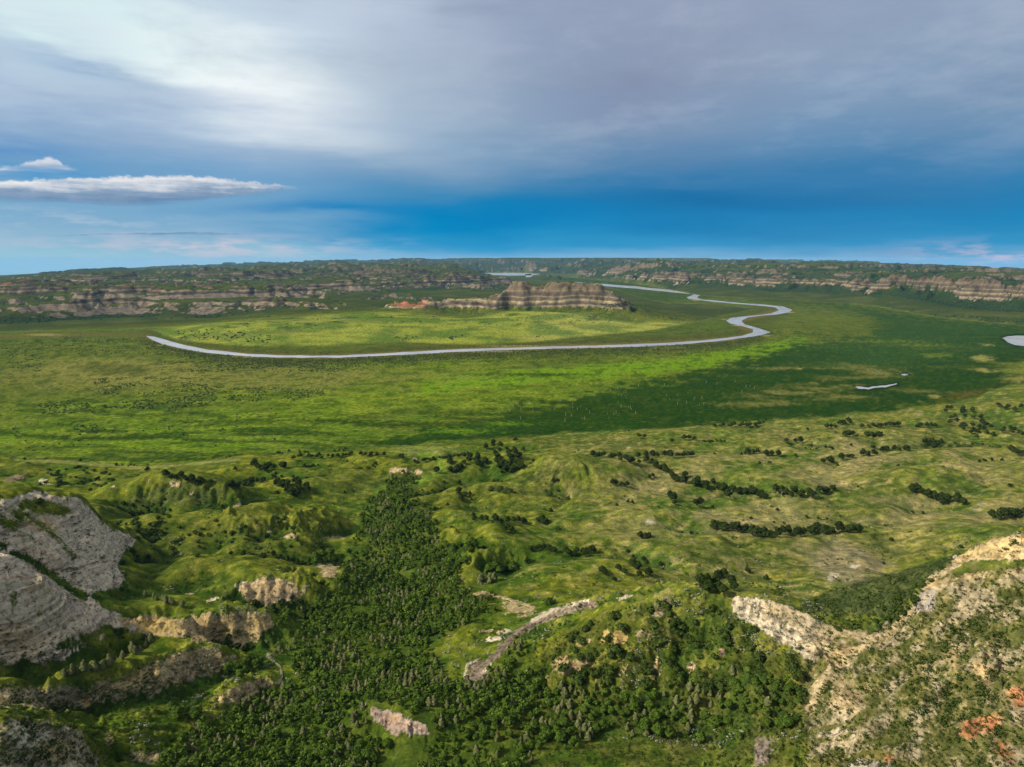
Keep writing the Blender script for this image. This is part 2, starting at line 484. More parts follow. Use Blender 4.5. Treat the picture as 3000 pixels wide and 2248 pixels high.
CREST = [(1120, 902), (1140, 894), (1181, 883), (1253, 872), (1280, 879), (1326, 870), (1407, 865), (1452, 858), (1506, 838), (1543, 840), (1574, 851), (1601, 840),
         (1633, 831), (1669, 840), (1733, 841), (1746, 832), (1769, 847), (1805, 858), (1828, 880)]
lr([(p[0], p[1] + 3, 2545) for p in CREST], 25)
lr([(p[0], p[1] + 6, 2640) for p in CREST], 60)
for px, py in CREST[::2]:
    d = ray(px, py); a = math.atan2(d[0], d[1])
    CT.append((a, math.log(2760), 28.0)); CT.append((a, math.log(2900), 10.0))
# --- left badlands
lz([(-300, 985), (0, 971), (150, 968), (300, 966), (430, 962), (475, 975)], 60, 1.0)
cliff([(-200, 912, 3000), (0, 908, 3010), (59, 904, 3020), (136, 897, 3040), (217, 883, 3080), (317, 872, 3150), (384, 872, 3150), (452, 890, 3060)],
      [(-200, 958), (0, 953), (90, 944), (203, 937), (317, 922), (407, 926), (475, 935)], 100)
cliff([(500, 905, 2960), (520, 897, 2960), (601, 883, 2950), (680, 893, 2900), (769, 879, 2880), (859, 882, 2830), (920, 884, 2830), (1000, 886, 2780), (1050, 890, 2720)],
      [(480, 945), (520, 938), (656, 925), (769, 910), (859, 906), (972, 903), (1060, 905)], 100)
for px in range(-200, 1050, 70):
    a = azel(px, 900)[0]
    CT.append((a, math.log(3290), 38.0)); CT.append((a, math.log(3420), 26.0))
cliff([(-200, 880, 3700), (100, 870, 3750), (250, 858, 3800), (420, 862, 3800)], [(-200, 905), (420, 885)], 90)
cliff([(520, 868, 3700), (700, 862, 3700), (820, 846, 3700), (900, 855, 3650), (1050, 858, 3600)], [(500, 885), (1050, 878)], 90)
lr([(-200, 850, 4200), (100, 846, 4300), (180, 838, 4400), (350, 845, 4300), (480, 848, 4300), (620, 842, 4300), (760, 838, 4400), (900, 840, 4300), (1030, 830, 4300)], 80)
lr([(1100, 872, 3300), (1200, 868, 3350)], 60)
for px in (1100, 1180, 1260, 1340, 1420, 1500, 1580):
    lz([(px, 858 if px < 1450 else 846, 16)])
lr([(1080, 826, 4700), (1200, 815, 4800), (1300, 800, 4900), (1353, 793, 4950), (1398, 808, 4800)], 50)
lz([(1180, 850, 22), (1280, 846, 20), (1380, 842, 18), (1420, 825, 10)], 60)
lr([(-200, 836, 5500), (0, 828, 5600), (200, 816, 5800), (400, 800, 6000), (600, 796, 6200), (800, 790, 6400), (1000, 786, 6500), (1200, 782, 6800), (1330, 784, 6800)], 90)
lz([(1400, 803, 0), (1500, 800, 0), (1580, 802, 0)], 60)
lr([(-400, 828, 8500), (0, 815, 8500), (300, 800, 8800), (420, 793, 9000), (600, 790, 9000), (1000, 775, 9500), (1250, 774, 9800), (1400, 777, 10500), (1550, 772, 11000)], 120)
lz([(1350, 796, 6), (1450, 796, 2), (1560, 797, 2)], 60)
HORIZON = [(-700, 850), (-300, 826), (0, 806), (200, 795), (400, 783), (520, 777), (700, 774), (1000, 766), (1250, 761), (1500, 757), (1750, 757), (2000, 758),
           (2300, 764), (2500, 769), (2769, 781), (3000, 794), (3300, 812), (3700, 845)]
lr([(x, y + 3, 13500) for x, y in HORIZON], 150)
lr([(x, y + 1, 19000) for x, y in HORIZON], 150)
lr([(x, y + 5, 30000) for x, y in HORIZON], 150)
# --- right bluffs
RTOE = [(1579, 806), (1678, 812), (1859, 830), (1960, 846), (2045, 863), (2136, 870), (2280, 874), (2362, 881), (2475, 886), (2588, 899), (2678, 917), (2769, 931),
        (2882, 942), (3000, 953), (3300, 980)]
lz(RTOE, 60, 0.8)
lz([(1700, 806, 12), (1859, 822, 12), (2045, 850, 14), (2280, 862, 15), (2475, 870, 16), (2678, 895, 16), (2882, 925, 18), (3000, 935, 18), (3300, 960, 20)], 60)
cliff([(1600, 793, 7300), (1680, 783, 7000), (1800, 780, 6500), (1900, 782, 6000), (2000, 796, 5400), (2100, 800, 5200), (2226, 814, 4850), (2271, 804, 4820), (2330, 818, 4700), (2452, 820, 4600), (2534, 810, 4400),
       (2588, 804, 4200), (2769, 809, 3950), (2905, 818, 3750), (3000, 828, 3600), (3300, 838, 3400)],
      [(1600, 802), (1760, 804), (1900, 817), (2000, 826), (2181, 840), (2289, 851), (2479, 853), (2565, 853), (2769, 882), (2927, 902), (3200, 920)], 140)
for px in range(1650, 3300, 90):
    a = azel(px, 900)[0]
    rc = float(np.interp(px, [1600, 1900, 2000, 2271, 2534, 2769, 3000, 3300], [7300, 6000, 5400, 4820, 4400, 3950, 3600, 3400]))
    CT.append((a, math.log(rc * 1.045), 70.0))
lr([(1700, 777, 8000), (1900, 776, 7200), (2100, 788, 6300), (2300, 795, 5700), (2500, 799, 5500), (2769, 803, 5200), (3000, 815, 4800), (3300, 830, 4600)], 90)
lr([(1700, 770, 10500), (2000, 772, 9000), (2300, 778, 8200), (2500, 783, 7800), (2769, 793, 7400), (3000, 806, 7000), (3300, 822, 7000)], 120)
# --- below and outside the frame
for a in range(-180, 180, 18):
    ar = math.radians(a)
    CT.append((ar, math.log(4), 92)); CT.append((ar, math.log(40), 88 + 6 * math.sin(a)))
    if abs(a) < 40:
        CT.append((ar, math.log(130), 66 + a * 0.5))
    else:
        CT.append((ar, math.log(130), 84)); CT.append((ar, math.log(300), 78))
    if abs(a) > 52:
        for rr, zz in ((700, 60), (1500, 40), (4000, 90), (9000, 40), (19000, -60), (30000, -300)):
            CT.append((ar, math.log(rr), zz + 12 * math.sin(a * 3 + rr)))

CT = np.array(CT)
# thin out near-duplicates
keep = []
for i, p in enumerate(CT):
    if not keep or np.min(np.hypot(CT[keep, 0] - p[0], CT[keep, 1] - p[1])) > 0.004:
        keep.append(i)
CT = CT[keep]
N = len(CT)


def phi(d2):
    return np.sqrt(d2 + 0.007 ** 2)


A = np.zeros((N + 3, N + 3))
D2 = (CT[:, None, 0] - CT[None, :, 0]) ** 2 + (CT[:, None, 1] - CT[None, :, 1]) ** 2
A[:N, :N] = -phi(D2) + np.eye(N) * 0.0012
A[:N, N] = 1; A[:N, N + 1] = CT[:, 0]; A[:N, N + 2] = CT[:, 1]
A[N:, :N] = A[:N, N:].T
W = np.linalg.solve(A, np.concatenate([CT[:, 2], np.zeros(3)]))

# polar grid round the viewpoint: fine where the photo looks, one sheet to the horizon
azc = np.concatenate([np.arange(-180, -60, 4.0), np.arange(-60, -38.5, 0.5), np.arange(-38.5, 38.5, 0.11), np.arange(38.5, 60, 0.5), np.arange(60, 180.1, 4.0)])
azc = np.radians(azc)
rows = [2.0]
for lim, st in ((90, 0.12), (170, 0.012), (620, 0.0045), (950, 0.006), (2250, 0.013), (2950, 0.0032), (6000, 0.0052), (14000, 0.0085), (32000, 0.035)):
    while rows[-1] < lim:
        rows.append(rows[-1] * (1 + st))
rr = np.array(rows)
lnr = np.log(rr)
NA, NR = len(azc), len(rr)


def rbf_grid():
    ca, cr = azc[::2], lnr[::2]
    if (NA - 1) % 2: ca = np.append(ca, azc[-1])
    if (NR - 1) % 2: cr = np.append(cr, lnr[-1])
    out = np.empty((len(cr), len(ca)), np.float32)
    cx, cy, w = CT[:, 0].astype(np.float32), CT[:, 1].astype(np.float32), W[:N].astype(np.float32)
    da2 = (ca.astype(np.float32)[:, None] - cx[None]) ** 2
    for i, v in enumerate(cr):
        d = np.sqrt(da2 + ((np.float32(v) - cy) ** 2 + np.float32(0.007 ** 2))[None])
        out[i] = -(d @ w) + W[N] + W[N + 1] * ca + W[N + 2] * v
    ri = np.interp(lnr, cr, np.arange(len(cr)))
    ai = np.interp(azc, ca, np.arange(len(ca)))
    return bil(out, ri[:, None] + 0 * ai[None], ai[None] + 0 * ri[:, None])


def bil(g, i, j):
    i0 = np.clip(np.floor(i).astype(int), 0, g.shape[0] - 2); j0 = np.clip(np.floor(j).astype(int), 0, g.shape[1] - 2)
    fi, fj = i - i0, j - j0
    return (g[i0, j0] * (1 - fi) + g[i0 + 1, j0] * fi) * (1 - fj) + (g[i0, j0 + 1] * (1 - fi) + g[i0 + 1, j0 + 1] * fi) * fj


def boxblur(g, k):
    p = np.pad(g, ((k, k), (0, 0)), 'edge').cumsum(0)
    p = np.pad(p, ((1, 0), (0, 0)))
    g = (p[2 * k + 1:] - p[:-2 * k - 1]) / (2 * k + 1)
    p = np.pad(g, ((0, 0), (k, k)), 'edge').cumsum(1)
    p = np.pad(p, ((0, 0), (1, 0)))
    return (p[:, 2 * k + 1:] - p[:, :-2 * k - 1]) / (2 * k + 1)


def polydist(px, py, poly):
    """signed distance (inside > 0) of points to a polygon"""
    poly = np.asarray(poly, float)
    d = np.full(px.shape, 1e9); ins = np.zeros(px.shape, bool)
    x0, y0 = poly[-1]
    for x1, y1 in poly:
        ex, ey = x1 - x0, y1 - y0
        t = np.clip(((px - x0) * ex + (py - y0) * ey) / (ex * ex + ey * ey + 1e-9), 0, 1)
        d = np.minimum(d, (px - x0 - t * ex) ** 2 + (py - y0 - t * ey) ** 2)
        c = ((y0 > py) != (y1 > py)) & (px < ex * (py - y0) / (ey if ey else 1e-9) + x0)
        ins ^= c
        x0, y0 = x1, y1
    return np.where(ins, 1, -1) * np.sqrt(d)


def linedist(px, py, pts):
    d = np.full(px.shape, 1e9)
    for (x0, y0), (x1, y1) in zip(pts[:-1], pts[1:]):
        ex, ey = x1 - x0, y1 - y0
        t = np.clip(((px - x0) * ex + (py - y0) * ey) / (ex * ex + ey * ey + 1e-9), 0, 1)
        d = np.minimum(d, (px - x0 - t * ex) ** 2 + (py - y0 - t * ey) ** 2)
    return np.sqrt(d)


AZ, RR = np.meshgrid(azc, rr)
X, Y = RR * np.sin(AZ), RR * np.cos(AZ)
Z = rbf_grid().astype(np.float64)
front = Y > 50

# flats: level ground inside the outline, authored on the level plane
FLAT_POLY = NEAR_EDGE + RTOE[::-1] + [(1540, 797), (1400, 797), (1400, 808)] + TOE[::-1] + [(475, 975), (430, 962), (300, 966), (150, 968), (0, 971), (-300, 985)]
QX, QY = project(X, Y, 0 * X)
QX = np.where(front, QX, -9999); QY = np.where(front, QY, 9999)
wob = fbm(X, Y, 90, 3, 40)
fd = np.full(X.shape, -99.0)
sel = front & (QX > -700) & (QX < 3700) & (QY > 780) & (QY < 1420)
fd[sel] = polydist(QX[sel], QY[sel], FLAT_POLY)
flat = sst(fd + wob * np.where(QY > 1100, 6, 2.0), -1.0, np.where(QY > 1100, 7.0, 2.5))
Z = Z * (1 - flat)

# relief
gz_r = np.gradient(Z, axis=0) / np.gradient(RR, axis=0)
gz_a = np.gradient(Z, axis=1) / (np.gradient(AZ, axis=1) * RR)
slope0 = np.hypot(gz_r, gz_a)
near = 1 - sst(RR, 1100, 1700)
hill = (1 - flat)
rockyA = np.zeros(X.shape)
Z += hill * near * sst(RR, 30, 120) * (fbm(X, Y, 55, 3, 1) * 2.4 + fbm(X, Y, 17, 3, 2) * 0.9)
# rounded hillocks parted by sharp ravines
bil_a = np.abs(perlin(X / 95 + fbm(X, Y, 60, 2, 70) * .25, Y / 95, 71)) * 2.0 - 0.45
bil_b = np.abs(perlin(X / 38, Y / 38, 72)) * 2.0 - 0.45
soft_z = hill * near * sst(RR, 330, 430) * sst(Z, 6, 16) * (1 - sst(slope0, 0.35, 0.6))
lefty = 1 - sst(X, -40, 60)
Z += soft_z * (bil_a * (8.0 + 6.0 * lefty) + bil_b * (2.4 + 2.4 * lefty))
# gullies on steep near slopes
st_n = sst(slope0, 0.28, 0.75) * near * hill
wx, wy = X + fbm(X, Y, 14, 2, 8) * 5, Y + fbm(X, Y, 14, 2, 9) * 5
Z += st_n * ((ridged(wx, wy, 16, 3, 3) - 0.55) * 5.0 + fbm(X, Y, 4.0, 2, 4) * 0.7)
Z += st_n * fbm(wx, wy, 7.5, 2, 5) * 1.6


def rills(mask, wl, stepm, seed, n=5, blur=4):
    """noise smeared down the fall line: erosion rills"""
    zb = boxblur(Z, blur)
    gr = np.gradient(zb, axis=0) / np.gradient(RR, axis=0); ga = np.gradient(zb, axis=1) / (np.gradient(AZ, axis=1) * RR)
    gx = gr * np.sin(AZ) + ga * np.cos(AZ); gy = gr * np.cos(AZ) - ga * np.sin(AZ)
    gl = np.hypot(gx, gy) + 1e-6; s = mask > 0.02
    ux, uy, xs, ys = (gx / gl)[s], (gy / gl)[s], X[s], Y[s]
    a = 0
    for k in range(-n, n + 1):
        a = a + perlin((xs + ux * stepm * k) / wl, (ys + uy * stepm * k) / wl, seed)
    out = np.zeros(X.shape); out[s] = a / (2 * n + 1) * 2.6
    return out * mask


ril_n = rills(sst(slope0, 0.25, 0.6) * near * hill, 5.0, 2.2, 81)
Z += ril_n * 3.4
# far badlands
mf = sst(RR, 2300, 2600) * hill
hb = sst(Z, 14, 45) * mf
core = np.clip(polydist(np.where(front, QX, -9e3), np.where(front, QY, 9e3), [(1090, 918), (1090, 860), (1300, 850), (1500, 815), (1840, 815), (1860, 900), (1700, 920)]), 0, 1) * (RR < 3000)
butte_m = ((AZ > azel(1095, 900)[0]) & (AZ < azel(1850, 900)[0]) & (RR > 2300) & (RR < 2850)).astype(float)
wx, wy = X + fbm(X, Y, 400, 3, 11) * 160, Y + fbm(X, Y, 400, 3, 12) * 160
big = sst(RR, 6500, 9000)
chan = lambda wl, sd, w_: np.exp(-(perlin(wx / wl, wy / wl, sd) / w_) ** 2)
front_l = 1 - sst(RR, 3180, 3400) * (AZ < 0) - sst(RR - np.interp(AZ, [0.03, 0.2, 0.25, 0.37, 0.48, 0.56, 0.64, 0.75], [7300, 6000, 5400, 4820, 4400, 3950, 3600, 3400]), 30, 250) * (AZ >= 0)
front_l = np.clip(front_l, 0, 1)                       # 1 on the first cliff line, which keeps its authored shape
nb_ = 1 - butte_m
m1 = fbm(wx, wy, 1100, 3, 13) * (1 - big) + fbm(wx, wy, 2300, 3, 14) * big
m2 = fbm(wx, wy, 420, 3, 15) * (1 - big) + fbm(wx, wy, 900, 3, 16) * big
mesa = sst(m1, -0.10, 0.06) * 0.6 + sst(m1, 0.18, 0.30) * 0.4 - 0.55
mesa2 = sst(m2, 0.02, 0.16) - 0.45
gul = np.exp(-(perlin(wx / 230, wy / 230, 17) / 0.13) ** 2)
gul2 = np.exp(-(perlin(wx / 95, wy / 95, 19) / 0.16) ** 2)
Z += hb * nb_ * (1 - front_l) * (1 + 0.6 * big) * (mesa * 46 + mesa2 * 22)
st0 = sst(slope0, 0.10, 0.35)
Z -= hb * nb_ * front_l * (gul * 0.55 + gul2 * 0.26) * np.maximum(Z - 14, 0) * (0.3 + 0.7 * st0)
Z -= hb * nb_ * (1 - front_l) * (gul * 0.20 + gul2 * 0.10) * 45 * (1 + big)
Z += hb * nb_ * fbm(X, Y, 260, 3, 22) * 7
Z += hb * butte_m * sst(slope0, 0.2, 0.6) * ((ridged(wx, wy, 95, 3, 19) - 0.66) * 26 + (ridged(X, Y, 38, 2, 23) - 0.6) * 7)
slp = np.hypot(np.gradient(Z, axis=0) / np.gradient(RR, axis=0), np.gradient(Z, axis=1) / (np.gradient(AZ, axis=1) * RR))
ril_f = rills(sst(slp, 0.15, 0.4) * hb * (RR < 8000), 42.0, 18.0, 83, 4, 5)
Z += ril_f * 16.0
Z = np.where((RR > 2300) & (hill > 0.5), np.maximum(Z, np.where(RR > 9000, -400, 0.4)), Z)
# harder beds stand out as small benches
bed = 17.0
fz = (Z + fbm(X, Y, 300, 2, 29) * 5) / bed
Zt = (np.floor(fz) + sst(fz - np.floor(fz), 0.25, 0.75)) * bed - fbm(X, Y, 300, 2, 29) * 5
Z = Z + (Zt - Z) * 0.35 * hb * (RR < 9000)
# green fan below the butte: low swells
fan = mf * 0 + sst(RR, 1500, 1700) * (1 - sst(RR, 2350, 2550)) * hill
Z += fan * fbm(X, Y, 170, 3, 31) * 4.0 * sst(Z, 1, 10)
Z += flat * fbm(X, Y, 60, 2, 33) * 0.10

Z = np.where(Z > 205, 205 + 28 * np.tanh((Z - 205) / 28), Z)      # the far uplands stay about level with the viewpoint
# final derivatives
gz_r = np.gradient(Z, axis=0) / np.gradient(RR, axis=0)
gz_a = np.gradient(Z, axis=1) / (np.gradient(AZ, axis=1) * RR)
slope = np.hypot(gz_r, gz_a)
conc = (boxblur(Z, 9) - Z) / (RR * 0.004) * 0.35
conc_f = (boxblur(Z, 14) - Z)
PX, PY = project(X, Y, Z)
PX = np.where(front, PX, -9999); PY = np.where(front, PY, 9999)


def gidx(x, y):
    a, l = np.arctan2(x, y), np.log(np.maximum(np.hypot(x, y), 2.0))
    return np.interp(l, lnr, np.arange(NR)), np.interp(a, azc, np.arange(NA))


def zat(x, y):
    i, j = gidx(x, y)
    return bil(Z, i, j)


def hit(px, py):
    """where the ray through a photo position first meets the ground (vectorised)"""
    px, py = np.atleast_1d(np.asarray(px, float)), np.atleast_1d(np.asarray(py, float))
    dx, dy = (px - CX) / FPX, (CY - py) / FPX
    d = np.stack([dx, CP + dy * SP, -SP + dy * CP], -1)
    hl = np.hypot(d[:, 0], d[:, 1])
    az, s = np.arctan2(d[:, 0], d[:, 1]), d[:, 2] / hl
    j = np.interp(az, azc, np.arange(NA)); j0 = np.clip(j.astype(int), 0, NA - 2); fj = j - j0
    r = np.full(len(px), np.nan)
    for k in range(len(px)):
        col = Z[:, j0[k]] * (1 - fj[k]) + Z[:, j0[k] + 1] * fj[k]
        dz = col - (HC + s[k] * rr)
        q = np.nonzero((dz[1:] >= 0) & (dz[:-1] < 0))[0]
        if len(q):
            i = q[0]; t = dz[i] / (dz[i] - dz[i + 1])
            r[k] = rr[i] + (rr[i + 1] - rr[i]) * t
    x, y = r * np.sin(az), r * np.cos(az)
    return x, y, HC + s * r

# ------------------------------------------------------------------ ground colours (what grows or lies there, plus painted tree shade in the draw)
C = np.zeros(X.shape + (3,)); RK = np.zeros(X.shape); RC = np.ones(X.shape + (3,)) * 0.4; NEARK = near.copy()


def paint(mask, rgb, a=1.0):
    s = mask > 0.003
    m = np.clip(mask[s] * (a[s] if isinstance(a, np.ndarray) else a), 0, 1)[:, None]
    C[s] = C[s] * (1 - m) + np.array(rgb) * m


NSEL = {}


def ell(cx, cy, rx, ry, rot=0.0, chart='P', soft=0.5, rmin=0, rmax=1e9, rag=0.5):
    qx, qy = (PX, PY) if chart == 'P' else (QX, QY)
    m = np.zeros(X.shape)
    s = (np.abs(qx - cx) < rx * 1.8 + ry) & (np.abs(qy - cy) < ry * 1.8 + abs(math.sin(rot)) * rx + 4) & (RR > rmin) & (RR < rmax)
    if not s.any():
        return m
    dx, dy = qx[s] - cx, qy[s] - cy
    c_, s_ = math.cos(rot), math.sin(rot)
    u, v = (dx * c_ + dy * s_) / rx, (-dx * s_ + dy * c_) / ry
    wl = max(2.0, np.median(RR[s]) * min(rx, ry * 3) / FPX * 0.8)
    q = np.hypot(u, v) + fbm(X[s], Y[s], wl, 4, int(abs(cx)) % 89) * rag
    m[s] = 1 - sst(q, 1 - soft, 1 + soft * 0.4)
    return m


def pol(pts, chart='P', soft=8.0, rag=8.0, rmin=0, rmax=1e9, wl=None):
    qx, qy = (PX, PY) if chart == 'P' else (QX, QY)
    a = np.array(pts)
    m = np.zeros(X.shape)
    s = (qx > a[:, 0].min() - 30) & (qx < a[:, 0].max() + 30) & (qy > a[:, 1].min() - 30) & (qy < a[:, 1].max() + 30) & (RR > rmin) & (RR < rmax)
    if not s.any():
        return m
    d = polydist(qx[s], qy[s], pts)
    w_ = wl or max(2.0, np.median(RR[s]) * 25 / FPX)
    d = d + fbm(X[s], Y[s], w_, 4, int(a[0, 0]) % 83) * rag
    m[s] = sst(d, -soft * 0.5, soft * 0.5)
    return m


def stroke(pts, wid, chart='P', soft=0.5, rag=0.5, rmin=0, rmax=1e9):
    qx, qy = (PX, PY) if chart == 'P' else (QX, QY)
    a = np.array(pts)
    m = np.zeros(X.shape)
    s = (qx > a[:, 0].min() - 3 * wid) & (qx < a[:, 0].max() + 3 * wid) & (qy > a[:, 1].min() - 3 * wid) & (qy < a[:, 1].max() + 3 * wid) & (RR > rmin) & (RR < rmax)
    if not s.any():
        return m
    d = linedist(qx[s], qy[s], pts) / wid
    w_ = max(1.5, np.median(RR[s]) * wid * 2 / FPX)
    d = d + fbm(X[s], Y[s], w_, 3, int(a[0, 0]) % 71) * rag
    m[s] = 1 - sst(d, 1 - soft, 1 + soft * 0.4)
    return m


nA = fbm(X, Y, 70, 4, 50); nB = fbm(X, Y, 22, 4, 51); nC = fbm(X, Y, 8, 3, 52); nD = fbm(X, Y, 160, 4, 53)
nL = fbm(X / 3.2, Y, 60, 5, 54); nL2 = fbm(X / 3.5, Y, 22, 4, 55); nL3 = fbm(X / 2.5, Y, 240, 4, 56)
GREEN = (0.058, 0.088, 0.013); YGREEN = (0.128, 0.128, 0.018); OLIVE = (0.082, 0.086, 0.022); DKGREEN = (0.024, 0.050, 0.010)
LIME = (0.105, 0.205, 0.014); TAN = (0.215, 0.180, 0.085); MARSH = (0.016, 0.058, 0.018); BUFF = (0.26, 0.23, 0.12)

# hills and foothills
C[:] = np.array(GREEN)
paint(sst(nA + 0.35 * nB, -0.15, 0.35), YGREEN, 0.8)
paint(sst(nD - 0.4 * nB, 0.0, 0.5), OLIVE, 0.7)
paint(sst(nB + nC * 0.5, 0.15, 0.6), YGREEN, 0.45)
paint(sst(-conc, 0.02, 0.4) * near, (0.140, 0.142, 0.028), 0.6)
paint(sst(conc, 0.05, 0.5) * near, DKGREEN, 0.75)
paint(sst(nC + nB * 0.4, 0.22, 0.55) * near, TAN, 0.20)
paint(sst(-nC - nB * 0.5, 0.10, 0.45) * near, DKGREEN, 0.55)
# drier right-hand field
dry = ell(2400, 1450, 760, 220, 0, soft=0.9) * sst(nA - 0.2 * nB + nL2 * 0.5, -0.25, 0.4) * (RR > 300)
paint(dry, (0.175, 0.150, 0.070), 0.8)
paint(sst(nC + nB, 0.2, 0.7) * near * (QX > 1500), (0.2, 0.165, 0.085), 0.4)
paint(ell(2480, 1650, 130, 70, 0.2, rmin=380), (0.165, 0.135, 0.085), 0.75)
paint(ell(2080, 1510, 60, 18), TAN, 0.6); paint(ell(2190, 1525, 50, 14), TAN, 0.6)
paint(ell(1905, 1530, 18, 10), (0.30, 0.26, 0.2), 0.7)
paint(ell(1250, 1320, 110, 16), (0.16, 0.165, 0.06), 0.8)
paint(stroke([(1235, 1330), (1290, 1350), (1300, 1385), (1240, 1405), (1120, 1430), (1070, 1500), (1040, 1560)], 14), (0.100, 0.150, 0.028), 0.7)
paint(stroke([(40, 1345), (300, 1362), (420, 1372), (700, 1346)], 5), (0.2, 0.19, 0.09), 0.7)
for q in ((1590, 1450, 30, 9), (1495, 1478, 20, 7), (1438, 1477, 14, 6), (1600, 1473, 12, 4)):
    paint(ell(*q, rag=0.2), DKGREEN, 0.65)
# flats
fl = flat
paint(fl, (0.074, 0.100, 0.030))
paint(fl * sst(nL + nL2 * 0.4, -0.1, 0.4), (0.100, 0.128, 0.030), 0.7)
left_lime = ell(450, 1270, 800, 110, 0, 'Q', 0.8)
paint(fl * left_lime * sst(nL2 + nL * 0.6, -0.35, 0.25), (0.088, 0.165, 0.014), 0.9)
paint(fl * left_lime * sst(nL2 - nL * 0.3, 0.1, 0.5), (0.170, 0.225, 0.040), 0.55)
paint(fl * left_lime * sst(-nL2 - nL * 0.5, 0.06, 0.34), (0.026, 0.066, 0.010), 0.85)
paint(fl * ell(1400, 1150, 900, 110, 0.0, 'Q', 0.9), (0.105, 0.165, 0.016), 0.8)
paint(fl * ell(1400, 1150, 900, 90, 0.0, 'Q', 0.9) * sst(nL2 + nL * 0.5, 0.05, 0.5), (0.190, 0.235, 0.040), 0.7)
paint(fl * stroke([(1250, 1130), (1700, 1092), (2000, 1068), (2200, 1035), (2350, 1005)], 24, 'Q'), (0.115, 0.215, 0.010), 0.9)
paint(fl * ell(560, 1105, 760, 46, 0, 'Q', 0.8), (0.150, 0.148, 0.075), 0.85)
paint(fl * ell(330, 1085, 240, 40, 0.05, 'Q', 0.6), (0.185, 0.180, 0.090), 0.8)
paint(fl * ell(335, 1082, 150, 20, 0.05, 'Q', 0.7), (0.062, 0.072, 0.030), 0.85)
paint(fl * sst(-QY, -1010, -985) * sst(-QX, -2300, -2100), (0.062, 0.094, 0.030), 0.8)
marsh = pol([(2230, 874), (2450, 890), (2700, 925), (3050, 955), (3050, 1130), (2750, 1190), (2400, 1230), (2000, 1258), (1600, 1284), (1400, 1292), (1100, 1312), (1130, 1290),
             (1230, 1255), (1450, 1225), (1600, 1195), (1750, 1150), (1900, 1125), (2150, 1062), (2330, 1010), (2560, 985), (2560, 935), (2430, 900)], 'Q', 26, 34)
paint(fl * marsh, (0.010, 0.036, 0.008), 0.97)
paint(fl * marsh * sst(nL, -0.1, 0.5), (0.016, 0.050, 0.008), 0.7)
paint(fl * marsh * ell(2600, 1000, 420, 90, 0, 'Q', 0.9), (0.026, 0.066, 0.030), 0.85)
for q in ((1600, 1213, 360, 22, -0.01), (1180, 1243, 260, 11, 0), (780, 1268, 190, 9, 0.02), (1150, 1297, 150, 12, -0.02), (1700, 1180, 250, 9, 0.02), (2050, 1150, 220, 16, -0.05),
          (640, 1340, 230, 8, -0.05), (930, 1328, 120, 6, 0), (1000, 1232, 120, 7, 0), (2080, 1100, 200, 8, -0.05), (330, 1285, 170, 8, 0), (1560, 1098, 180, 5, 0)):
    paint(fl * ell(*q, 'Q', 0.7, rag=0.9), (0.016, 0.042, 0.006), 0.9)
for q in ((1350, 1262, 120, 10), (1080, 1275, 110, 10), (1230, 1225, 90, 7), (1480, 1242, 80, 6), (1030, 1255, 90, 6)):
    paint(fl * ell(*q, 0, 'Q', 0.7, rag=0.9), (0.085, 0.165, 0.016), 0.75)
paint(fl * marsh * sst(nL3 + nL * 0.6, 0.25, 0.6), (0.060, 0.085, 0.035), 0.4)
for q in ((2440, 1122, 220, 20, -0.15), (2330, 1150, 190, 10, -0.06), (2230, 1182, 170, 10, -0.05), (2480, 1165, 120, 9, 0.02), (2700, 1150, 110, 10, 0.08), (2560, 1085, 120, 14, 0.1), (2330, 1080, 120, 5, 0)):
    paint(fl * ell(*q, 'Q', 0.9, rag=0.7) * sst(nL2 + nL, -0.5, 0.3), (0.165, 0.155, 0.085), 0.72)
for q in ((2880, 1052, 34, 11), (2740, 1162, 22, 5), (2880, 1085, 40, 6), (2340, 1080, 16, 2.5), (2890, 1010, 24, 3)):
    paint(fl * ell(*q, 0.1, 'Q', 0.6), (0.27, 0.25, 0.14), 0.8)
paint(fl * ell(3000, 1080, 80, 26, 0, 'Q', 0.6), (0.14, 0.16, 0.05), 0.85)
paint(fl * ell(3010, 1112, 90, 12, 0, 'Q', 0.6), (0.2, 0.19, 0.1), 0.8)
paint(fl * ell(2830, 1158, 90, 16, -0.2, 'Q', 0.8), (0.085, 0.072, 0.026), 0.8)
for q in ((2420, 935, 120, 7), (2400, 950, 90, 4), (2750, 1040, 50, 7), (2600, 1000, 110, 4), (2700, 1012, 60, 4)):
    paint(fl * ell(*q, 0, 'Q', 0.8, rag=1.0), (0.135, 0.175, 0.045), 0.6)
paint(fl * ell(2420, 950, 150, 50, 0, 'Q', 0.8), (0.076, 0.098, 0.028), 0.7)
# far arm of the flats
paint(fl * sst(-QY, -890, -878), (0.024, 0.050, 0.016), 0.8)
paint(fl * ell(2100, 880, 130, 8, 0, 'Q'), (0.085, 0.105, 0.04), 0.7)
paint(fl * ell(1720, 822, 180, 12, 0.05, 'Q'), (0.02, 0.046, 0.018), 0.8)
paint(fl * (1 - sst(fd, 0.5, 4.0)) * (QY < 1000), (0.185, 0.17, 0.1), 0.55)
paint(fl * sst(nC * 0.5 + nB, 0.2, 0.6), (0.12, 0.14, 0.035), 0.18)
nF = fbm(X / 3.0, Y, 11, 3, 57)
paint(fl * sst(nF + nL2 * 0.5, 0.15, 0.5), (0.150, 0.165, 0.045), 0.35 * (1 - 0.8 * marsh))
paint(fl * sst(-nF - nL2 * 0.5, 0.10, 0.42), (0.026, 0.052, 0.010), 0.6)
